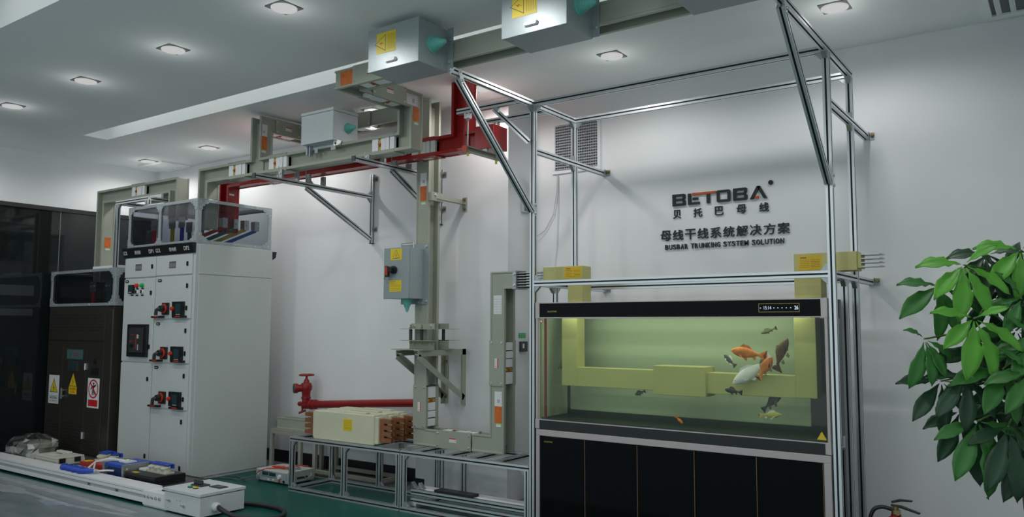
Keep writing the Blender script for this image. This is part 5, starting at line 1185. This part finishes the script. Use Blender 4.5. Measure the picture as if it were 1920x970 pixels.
for k in range(7):
    a = random.uniform(0, 6.28); pts = [(-6.22+0.055*cos(a+i*0.9+k)*(1+0.3*sin(k)), 5.19+0.055*sin(a+i*0.9+k), mz+0.006+0.004*(k % 3)+0.010*abs(sin(i+k))) for i in range(7)]
    g = G(); g.tube(pts, 0.0035, 6); g.build('wire', ('wire_grey','wire_white','zinc')[k % 3], t, 0, True)
g = G(); g.tube([(-6.13,5.15,mz+0.005),(-6.08,5.16,mz),(-6.085,5.19,0.075),(-6.085,5.24,0.035),(-6.09,5.30,0.06),(-6.13,5.30,mz+0.01)], 0.004, 6); g.build('wire', 'wire_white', t, 0, True)
g = G(); g.tube([(-6.55,5.0,0.045),(-6.61,4.95,0.030),(-6.68,4.90,0.008),(-6.80,4.90,0.007),(-6.95,4.86,0.007),(-7.05,4.70,0.007)], 0.005, 6)
tag(g.build('floor_wire', 'wire_grey'), 'dark thin wire trailing over the floor from the instrument to the switchgear', 'wire')
g = G(); g.tube([(-6.54,5.005,0.03),(-6.60,4.93,0.006),(-6.72,4.97,0.006),(-6.85,5.02,0.006),(-6.94,4.98,0.006)], 0.004, 6)
tag(g.build('floor_wire', 'wire_grey'), 'second thin wire looping on the green floor left of the instrument', 'wire')

# ================================================================== FLOOR RAIL AND THE THINGS ON IT
t = thing('trunking_rail', 'long white aluminium trunking section lying on the grey floor in front of the cabinets', 'rail', (-8.0, 3.87, 0))
rx0, rx1 = -9.86, -6.42
g = G(); g.box(rx0, rx1, 3.79, 3.955, 0.112, 0.132); g.build('top_cover', 'aluminium_white', t, 0.002)
g = G(); g.box(rx0, rx1, 3.788, 3.80, 0.085, 0.108); g.build('upper_lip', 'aluminium_white', t, 0.001)
g = G(); g.box(rx0, rx1, 3.800, 3.806, 0.055, 0.086); g.build('groove_back', 'label_grey', t)
g = G(); g.box(rx0, rx1, 3.786, 3.80, 0.022, 0.056); g.build('lower_lip', 'aluminium_white', t, 0.001)
g = G(); g.box(rx0, rx1, 3.807, 3.955, 0.013, 0.112); g.build('core', 'slot_rubber', t)
for x in (-9.80, -7.33, -6.86): g = G(); g.box(x-0.022, x+0.022, 3.794, 3.80, 0.057, 0.084); bolt(g, (x+0.01, 3.794, 0.07), -Y, 0.006, 0.005, 1); g.build('groove_clip', ['zinc', 'zinc_dark'], t)
for x in (-9.5, -8.2, -6.9): g = G(); g.box(x-0.04, x+0.04, 3.83, 3.95, 0, 0.014); g.build('floor_block', 'black_plastic', t)
g = G(); g.box(-6.42, -6.09, 3.778, 3.788, 0.012, 0.125)
for i in range(5): bolt(g, (-6.385+i*0.055, 3.778, 0.082), -Y, 0.012, 0.012, 1)
g.build('end_plate', ['aluminium_white', 'steel_bolt'], t, 0.001)
g = G(); g.box(-6.42, -6.09, 3.788, 3.955, 0.0, 0.012); g.box(-6.42, -6.09, 3.788, 3.95, 0.09, 0.118); g.build('end_tray', 'aluminium_white', t)
g = G(); g.prism([(0,0),(0.10,0),(0.10,0.02),(0.07,0.035),(0.05,0.02),(0.03,0.028),(0.02,0.012)], (-6.30, 3.87, 0.132-0.0135), X, Z, Y*0.05); tag(g.build('black_clip', 'black_plastic'), 'small black clip on the right end of the white rail', 'clip')
t = thing('cable_tray', 'low dark metal tray between the white rail and the cabinets', 'tray', (-8.2, 4.21, 0))
g = G(); g.prism([(0,0),(0.50,0),(0.50,0.10),(0.49,0.10),(0.49,0.09),(0.01,0.09),(0.01,0.10),(0,0.10)], (-9.8, 3.97, 0), Y, Z, X*3.35); g.build('tray_body', 'zinc_dark', t, 0.002)
PZ0 = 0.0905
# wrapped stack of flat grey cases
t = thing('wrapped_case_stack', 'stack of flat grey cases wrapped in crumpled clear plastic, far left', 'cases', (-9.2, 4.16, PZ0+0.001))
for k in range(3):
    g = G(); dx = (0, -0.03, 0.03)[k]; z = PZ0+0.001+k*0.052; g.box(-9.40+dx, -9.00+dx, 4.02, 4.30, z, z+0.046); g.box(-9.385+dx, -9.015+dx, 4.025, 4.295, z+0.0455, z+0.0515); c_ = g.build('case', 'cream_plastic', t, 0.005)
    g = G(); g.box(-9.30+dx, -9.05+dx, 4.0185, 4.02, z+0.012, z+0.034); g.build('case_label', 'label_grey', c_)
g = G(); random.seed(3); rings = []
n = 22
for (zz, sc) in ((0.0,1.14),(0.05,1.12),(0.11,1.12),(0.165,1.02),(0.20,0.72),(0.225,0.42),(0.235,0.12)):
    rings.append([V((-9.20+0.235*sc*(1 if abs(cos(a)) > 0.7 else 0.95)*max(-1, min(1, cos(a)*1.3))+random.uniform(-.018,.018), 4.16+0.165*sc*max(-1, min(1, sin(a)*1.3))+random.uniform(-.018,.018), PZ0+0.002+zz+random.uniform(-.008,.012)*(zz > 0))) for a in [2*pi*i/n for i in range(n)]])
vs = [p for r in rings for p in r]; fs = [(j*n+i, j*n+(i+1) % n, (j+1)*n+(i+1) % n, (j+1)*n+i) for j in range(len(rings)-1) for i in range(n)]
g._add(vs, fs, 0); g.build('plastic_wrap', 'plastic_wrap', t)
t = thing('flat_grey_case', 'flat pale grey case with two black latches, left of the blue plugs', 'case', (-8.55, 4.14, PZ0+0.001))
g = G(); g.box(-8.82, -8.36, 4.0, 4.28, PZ0+0.001, PZ0+0.055); b = g.build('body', 'cream_plastic', t, 0.006)
g = G(); g.box(-8.815, -8.365, 4.005, 4.275, PZ0+0.0555, PZ0+0.080); l_ = g.build('lid', 'cream_plastic', t, 0.006)
for y in (4.05, 4.20): g = G(); g.box(-8.362, -8.345, y-0.03, y+0.03, PZ0+0.025, PZ0+0.070); g.build('latch', 'black_plastic', l_, 0.003)
g = G(); g.box(-8.70, -8.56, 4.05, 4.12, PZ0+0.080, PZ0+0.081, 0); g.box(-8.70, -8.66, 4.15, 4.17, PZ0+0.080, PZ0+0.083, 1); g.box(-8.64, -8.60, 4.15, 4.17, PZ0+0.080, PZ0+0.083, 2); g.build('lid_marks', ['label_white', 'green_plastic', 'red_plastic'], l_)
g = G(); g.box(-8.80, -8.56, 4.20, 4.25, PZ0+0.081, PZ0+0.096); tag(g.build('white_bar', 'white_plastic', None, 0.004), 'short white strip lying on the flat grey case lid', 'strip')
# four blue plugs on the rail
RT = 0.1325
def plug(x, y, ang, label):
    t = thing('industrial_plug', label, 'plug', (x, y, RT), 'blue plugs on the white rail')
    d = V((cos(ang), sin(ang), 0)); o_ = V((x, y, RT+0.0270))
    g = G(); g.lathe([(0.016,-0.012),(0.024,-0.012),(0.0262,0),(0.0262,0.045),(0.023,0.05),(0.022,0.10),(0.019,0.125),(0.017,0.15)], o_, d, 20, 0); g.build('body', 'blue_plastic', t, 0, True)
    g = G(); a = d.cross(Z); g.prism([(0.005,-0.010),(0.045,-0.014),(0.045,0.014),(0.005,0.010)], o_+Z*0.0235, d, -a, Z*0.009); g.build('flap', 'blue_plastic', t, 0.003)
    g = G(); g.lathe([(0.019,0.1505),(0.019,0.172),(0.014,0.176),(0.012,0.190),(0.007,0.195)], o_, d, 16); g.build('gland_nut', 'zinc', t, 0, True)
    return t
plug(-7.555, 3.815, 0.55, 'blue industrial plug on the white rail, rightmost of the four'); plug(-7.660, 3.815, 0.56, 'blue industrial plug on the white rail, second from the right of the four')
plug(-7.765, 3.817, 0.55, 'blue industrial plug on the white rail, third from the right of the four'); plug(-7.870, 3.82, 0.57, 'blue industrial plug on the white rail, leftmost of the four')
# red case with sockets
def socket(parent, x, y, z, s=0.055, hinge=1):
    g = G(); g.box(x-s, x+s, y-s, y+s, z, z+0.018); g.lathe([(s*.85,0.0185),(s*.85,0.050),(s*.95,0.052),(s*.95,0.064),(s*.6,0.064)], (x,y,z), V((0,-0.25,1)), 24); k = g.build('socket', 'cream_plastic', parent, 0.002)
    g = G(); g.box(x-s*1.0, x+s*1.0, y+s*0.6, y+s*0.98, z+0.045, z+0.085); g.prism([(-s,-s*0.2),(s,-s*0.2),(s*0.9,s*1.0),(-s*0.9,s*1.0)], (x, y-s*0.25, z+0.074), X, V((0,1,0.10)), Z*0.008); g.build('socket_lid', 'blue_plastic', k, 0.003)
t = thing('red_socket_box', 'red box with white sockets and cables behind the blue plugs', 'socket box', (-7.72, 4.16, PZ0+0.001))
g = G(); g.box(-7.98, -7.50, 4.03, 4.30, PZ0+0.001, PZ0+0.085); b = g.build('body', 'bar_red', t, 0.008)
socket(t, -7.80, 4.19, PZ0+0.0855, 0.07); socket(t, -7.62, 4.19, PZ0+0.0855, 0.05)
g = G(); g.box(-7.96, -7.88, 4.05, 4.12, PZ0+0.0855, PZ0+0.089); g.build('yellow_tag', 'yellow_sign', t)
t = thing('white_cables', 'pair of white cables arching from a blue plug over the red box', 'cable', (-7.6, 4.05, 0.2))
for k in range(2): g = G(); g.tube([(-7.497-0.105*k,3.919,RT+0.028),(-7.62,4.0,RT+0.075),(-7.48,4.06,RT+0.10+0.012*k),(-7.34,4.12,RT+0.10),(-7.24,4.17,RT+0.07),(-7.18,4.22,PZ0+0.105)], 0.009, 8); g.build('cable', 'white_plastic', t, 0, True)
g = G(); g.tube([(-7.390,3.917,RT+0.027),(-7.35,3.938,RT+0.032),(-7.31,3.960,RT+0.034),(-7.27,3.99,RT+0.03)], 0.008, 8); tag(g.build('plug_cable', 'white_plastic', None, 0, True), 'short white cable leaving the front blue plug toward the blue bracket', 'cable')
t = thing('blue_bracket_box', 'dark blue open frame with grey side plates between red and black boxes', 'box', (-7.27, 4.12, PZ0+0.001))
g = G(); z0 = PZ0+0.001; g.box(-7.44, -7.15, 4.02, 4.28, z0, z0+0.05); g.box(-7.44, -7.15, 4.02, 4.04, z0+0.05, z0+0.10); g.build('body', 'navy_plastic', t, 0.003)
g = G(); g.box(-7.44, -7.15, 4.0, 4.30, z0+0.1005, z0+0.128); g.build('top_frame', 'blue_plastic', t, 0.003)
for x in (-7.475, -7.145): g = G(); g.box(x, x+0.03, 3.99, 4.24, z0, z0+0.135); bolt(g, (x+0.03, 4.03, z0+0.09), X, 0.012, 0.01, 1); g.build('side_plate', ['zinc', 'steel_bolt'], t, 0.003)
g = G(); g.box(-7.36, -7.22, 4.08, 4.18, z0+0.1285, z0+0.142); g.cyl((-7.29,4.13,z0+0.142), (-7.29,4.13,z0+0.155), 0.018, n=16); g.build('white_cover', 'white_plastic', t, 0.003)
t = thing('black_socket_box', 'black ribbed box with three white sockets and blue lids', 'socket box', (-6.85, 4.16, PZ0+0.001))
g = G(); x0, x1, y0, y1 = -7.10, -6.62, 3.995, 4.30
for k in range(4): g.box(x0+0.004*(k % 2), x1-0.004*(k % 2), y0+0.004*(k % 2), y1, z0+k*0.018, z0+k*0.018+0.0178)
g.box(x0+0.004, x1-0.004, y0+0.004, y1-0.004, z0+0.07, z0+0.078); g.build('body', 'black_plastic', t, 0.002)
for x in (-6.91, -6.81, -6.71): socket(t, x, 4.17, z0+0.0785, 0.046)
g = G(); g.box(-7.05, -6.965, 4.03, 4.07, z0+0.0785, z0+0.0795); g.build('yellow_tag', 'yellow_sign', t); g = G(); g.box(-7.08, -6.97, 4.12, 4.24, z0+0.0785, z0+0.10); g.build('terminal_block', 'white_plastic', t, 0.004)

# ------------------------------------------------------------------ control box on the floor
t = thing('control_box', 'small pale grey control box on the floor at the bottom edge with a black hose', 'box', (-5.83, 3.97, 0))
x0, x1, y0, y1 = -6.085, -5.598, 3.766, 4.172
for x in (x0+0.05, x1-0.05):
    for y in (y0+0.05, y1-0.05): g = G(); g.cyl((x,y,0), (x,y,0.013), 0.02, n=12); g.build('rubber_foot', 'black_plastic', t)
g = G(); g.box(x0, x1, y0, y1, 0.012, 0.160); b = g.build('body', 'box_paint_light', t, 0.003)
g = G(); g.box(x0-0.008, x1+0.006, y0-0.008, y1+0.008, 0.166, 0.190); lid = g.build('lid', 'box_paint_light', t, 0.003)
g = G(); g.box(x0+0.01, x1-0.01, y0+0.01, y1-0.01, 0.160, 0.166); g.build('gasket', 'seam_black', t)
for x in (-6.0, -5.80): g = G(); g.cyl((x,y0,0.095-0.02*(x > -5.9)), (x,y0-0.012,0.095-0.02*(x > -5.9)), 0.010, n=12); g.cyl((x-0.045,y0-0.010,0.098-0.02*(x > -5.9)), (x,y0-0.010,0.095-0.02*(x > -5.9)), 0.004, n=8); g.build('screw_pin', 'steel_bolt', b)
for x in (-5.91, -5.865): g = G(); g.cyl((x,y0,0.105), (x,y0-0.0006,0.105), 0.004, n=10); g.build('screw_hole', 'seam_black', b)
g = G(); g.box(-5.98, -5.84, 3.93, 4.02, 0.1905, 0.202); g.box(-5.97, -5.86, 3.95, 3.97, 0.202, 0.235); h_ = g.build('lid_switch', 'dark_grey_plastic', lid, 0.004)
g = G(); g.box(-5.80, -5.66, 3.98, 4.06, 0.1905, 0.197, 0); g.box(-5.79, -5.67, 3.99, 4.05, 0.197, 0.198, 1); g.build('panel_meter', ['dark_grey_plastic', 'lcd_dark'], lid, 0.001)
for x, m in ((-5.90,'green_plastic'),(-5.83,'yellow_sign')): g = G(); g.box(x-0.02, x+0.02, 3.862, 3.892, 0.1905, 0.195, 0); g.box(x-0.018, x+0.018, 3.864, 3.890, 0.195, 0.204, 1); g.build('push_button', ['black_plastic', m], lid, 0.002)
g = G(); g.prism([(0,0),(0.04,0.005),(0.055,0.018),(0.018,0.016)], (-6.05, 4.03, 0.1905), X, Y, Z*0.0004); g.build('yellow_mark', 'yellow_cap', lid)
g = G(); g.lathe([(0.032,0),(0.032,0.014),(0.036,0.016),(0.036,0.032),(0.028,0.036),(0.026,0.048)], (x1,3.90,0.075), X, 20); g.build('hose_gland', 'white_plastic', b, 0, True)
def spline(pts, n=8):
    pts = [V(p) for p in pts]; out = []
    for i in range(len(pts)-1):
        p0, p1, p2, p3 = pts[max(i-1,0)], pts[i], pts[i+1], pts[min(i+2,len(pts)-1)]
        for k in range(n):
            s = k/n; out.append(0.5*((2*p1)+(p2-p0)*s+(2*p0-5*p1+4*p2-p3)*s*s+(-p0+3*p1-3*p2+p3)*s**3))
    return out+[pts[-1]]
g = G(); g.tube(spline([(-5.555,3.90,0.075),(-5.49,3.905,0.052),(-5.40,3.93,0.024),(-5.28,3.945,0.020),(-5.17,3.975,0.020),(-5.10,4.05,0.020),(-5.10,4.14,0.020),(-5.19,4.25,0.020),(-5.34,4.31,0.020),(-5.50,4.31,0.020),(-5.66,4.275,0.020),(-5.80,4.22,0.020),(-5.98,4.225,0.020)]), 0.0185, 12)
tag(g.build('black_hose', 'hose_black', None, 0, True), 'thick black hose curling on the green floor out of the control box', 'hose')

# ================================================================== FIRE EXTINGUISHER
ex, ey = -0.865, 4.98
t = thing('fire_extinguisher', 'red fire extinguisher with black lever at the bottom edge by the wall', 'fire extinguisher', (ex, ey, 0))
g = G(); g.lathe([(0.07,0),(0.078,0.008),(0.078,0.36),(0.070,0.40),(0.045,0.43),(0.026,0.445),(0.026,0.455)], (ex,ey,0), Z, 28); g.build('cylinder', 'fire_red', t, 0, True)
g = G(); g.lathe([(0.079,0.12),(0.079,0.30)], (ex,ey,0), Z, 28); g.build('label_band', 'label_white', t)
g = G(); g.lathe([(0.020,0.455),(0.024,0.458),(0.024,0.478),(0.015,0.482),(0.015,0.498)], (ex,ey,0), Z, 16); g.cyl((ex+0.015,ey-0.022,0.47), (ex+0.015,ey-0.04,0.47), 0.014, n=14); g.build('valve', 'brass', t, 0, True)
g = G(); g.prism([(-0.025,0.0),(0.02,-0.004),(0.12,-0.028),(0.125,-0.018),(0.03,0.010),(-0.025,0.012)], (ex,ey-0.009,0.496), X, Z, Y*0.018); g.prism([(-0.020,0.018),(0.03,0.032),(0.085,0.036),(0.088,0.045),(0.02,0.045),(-0.024,0.028)], (ex,ey-0.009,0.496), X, Z, Y*0.018); g.build('lever', 'black_plastic', t, 0.003)
g = G(); g.tube(spline([(ex-0.018,ey,0.478),(ex-0.07,ey-0.01,0.488),(ex-0.115,ey-0.015,0.465),(ex-0.135,ey-0.01,0.39),(ex-0.115,ey,0.25),(ex-0.098,ey,0.14)]), 0.011, 10); g.lathe([(0.012,0),(0.016,0.02),(0.020,0.10)], (ex-0.098,ey,0.15), -Z, 14); g.build('hose', 'black_plastic', t, 0, True)

# ================================================================== MONEY TREE
random.seed(11)
CR, CU = rt, Z
px, py = -0.15, 3.50
t = thing('money_tree', 'leafy potted money tree at the right edge with five-fingered drooping leaves', 'plant', (px, py, 0))
g = G(); g.lathe([(0.12,0),(0.135,0.01),(0.165,0.30),(0.178,0.31),(0.178,0.34),(0.160,0.34),(0.155,0.30)], (px,py,0), Z, 28); g.build('pot', 'terracotta', t, 0, True)
g = G(); g.cyl((px,py,0.295), (px,py,0.305), 0.15, n=24); g.build('soil', 'soil', t)
for k in range(3):
    a0 = k*2*pi/3; g = G(); g.tube([(px+0.022*cos(a0+s*7)*(1-s*0.3), py+0.022*sin(a0+s*7)*(1-s*0.3), 0.30+s*0.82) for s in [i/24 for i in range(25)]], 0.024, 10, r_end=0.014); g.build('trunk', 'bark', t, 0, True)
def leaflet(g, o, d, n_, L, W, droop):
    d, n_ = V(d).normalized(), V(n_); n_ = (n_-d*n_.dot(d)).normalized(); b = d.cross(n_); K = 8
    prof = (0.03,0.22,0.50,0.78,0.97,1.0,0.82,0.45,0.02); vs = []
    p = V(o); ang = 0
    for i in range(K+1):
        w = W/2*prof[i]; dd = Matrix.Rotation(-droop*i/K, 3, b) @ d; nn = Matrix.Rotation(-droop*i/K, 3, b) @ n_
        wav = 0.012*W/0.06*sin(i*2.6)*0.5
        vs += [p+b*w+nn*(w*0.28+wav), p+b*w*0.5+nn*(w*0.10), p-nn*0.0, p-b*w*0.5+nn*(w*0.10), p-b*w+nn*(w*0.28-wav)]
        p = p+dd*(L/K)
    fs = [(i*5+j, i*5+j+1, (i+1)*5+j+1, (i+1)*5+j) for i in range(K) for j in range(4)]
    g._add(vs, fs, 0)
def cluster(hub, dirs, m, root=None, up_=None):
    """hub in world space; dirs: (right, up, toward-viewer, length) of each finger"""
    hub = V(hub); g = G(); away = fw.copy(); away.z = 0; away.normalize()
    for r_, u_, f_, L in dirs:
        d = rt*r_+Z*u_-away*f_
        nn = Z*0.8-away*0.8+rt*random.uniform(-.25,.25)
        leaflet(g, hub+d.normalized()*0.012, d, nn, L*1.08, L*0.34, random.uniform(0.35,0.75))
    o = g.build('leaf_cluster', m, t, 0, True)
    s = o.modifiers.new('thickness', 'SOLIDIFY'); s.thickness = 0.0012
    r0 = V(root) if root else V((px+random.uniform(-.04,.04), py+random.uniform(-.04,.04), max(0.95, min(1.55, hub.z-0.10))))
    mid = (r0+hub)/2+Z*0.06; g = G(); g.tube(spline([r0, mid, hub], 6), 0.0045, 6, r_end=0.003); g.build('leaf_stalk', 'leaf_stalk', t, 0, True)
def hubpt(dx, dz, dd=0.0):
    """point of the crown: dx to the viewer's right of the trunk, height, dd nearer to the viewer"""
    a = fw.copy(); a.z = 0; a.normalize(); return V((-0.02, 3.50, 0))+rt*dx+Z*dz-a*dd
FANS = {
 'fall': [(-.45,-.95,.3,.17),(.0,-1,.4,.16),(.45,-.85,.3,.14),(.75,-.35,.2,.10),(-.25,.25,.2,.07)],
 'down': [(-.95,.10,.3,.15),(-.75,-.55,.4,.17),(-.25,-1,.45,.19),(.30,-1,.5,.18),(.8,-.5,.3,.15),(.5,.25,.2,.10)],
 'left': [(-1,.05,.2,.15),(-.8,-.55,.3,.16),(-.2,-1,.4,.16),(.45,-.75,.3,.13),(.1,.8,.2,.09),(.8,-.1,.3,.12)],
 'wide': [(-1,-.10,.3,.17),(-.65,-.65,.5,.16),(.1,-1,.5,.17),(.75,-.6,.4,.16),(1,-.05,.3,.17),(.35,.55,.1,.12),(-.4,.5,.1,.11)],
 'hang': [(-.55,-.85,.3,.19),(.0,-1,.4,.21),(.5,-.9,.3,.19),(-.9,-.3,.2,.14),(.9,-.3,.2,.14)]}
CROWN = [
('down',-0.448,1.714,0.15),
('down',-0.500,1.645,0.08),
('wide',-0.240,1.681,0.02),
('down',-0.462,1.531,0.22),
('fall',-0.620,1.462,0.20),
('left',-0.527,1.317,0.12),
('left',-0.484,1.338,0.20),
('wide',-0.374,1.364,0.22),
('wide',-0.331,1.415,0.05),
('hang',-0.455,1.212,0.10),
('hang',-0.455,1.191,0.20),
('hang',-0.366,1.177,0.22),
('wide',-0.261,1.244,0.10),
('wide',-0.248,1.491,0.10),
('down',-0.308,1.759,0.05),
('down',-0.221,1.770,0.10),
('wide',-0.256,1.600,0.15),
('hang',-0.264,1.253,0.00),
('wide',-0.255,1.607,-0.05),
('wide',-0.138,1.372,-0.10),
('hang',-0.225,1.450,-0.08),
('down',-0.135,1.721,0.00),
('wide',-0.140,1.602,0.10),
('wide',-0.102,1.454,0.10),
('hang',-0.167,1.271,0.10),
('down',-0.009,1.722,0.00),
('wide',-0.251,1.456,0.20),
('wide',-0.306,1.352,0.25),
('hang',-0.240,1.108,0.10),
('wide',-0.240,1.293,-0.10),
     ]
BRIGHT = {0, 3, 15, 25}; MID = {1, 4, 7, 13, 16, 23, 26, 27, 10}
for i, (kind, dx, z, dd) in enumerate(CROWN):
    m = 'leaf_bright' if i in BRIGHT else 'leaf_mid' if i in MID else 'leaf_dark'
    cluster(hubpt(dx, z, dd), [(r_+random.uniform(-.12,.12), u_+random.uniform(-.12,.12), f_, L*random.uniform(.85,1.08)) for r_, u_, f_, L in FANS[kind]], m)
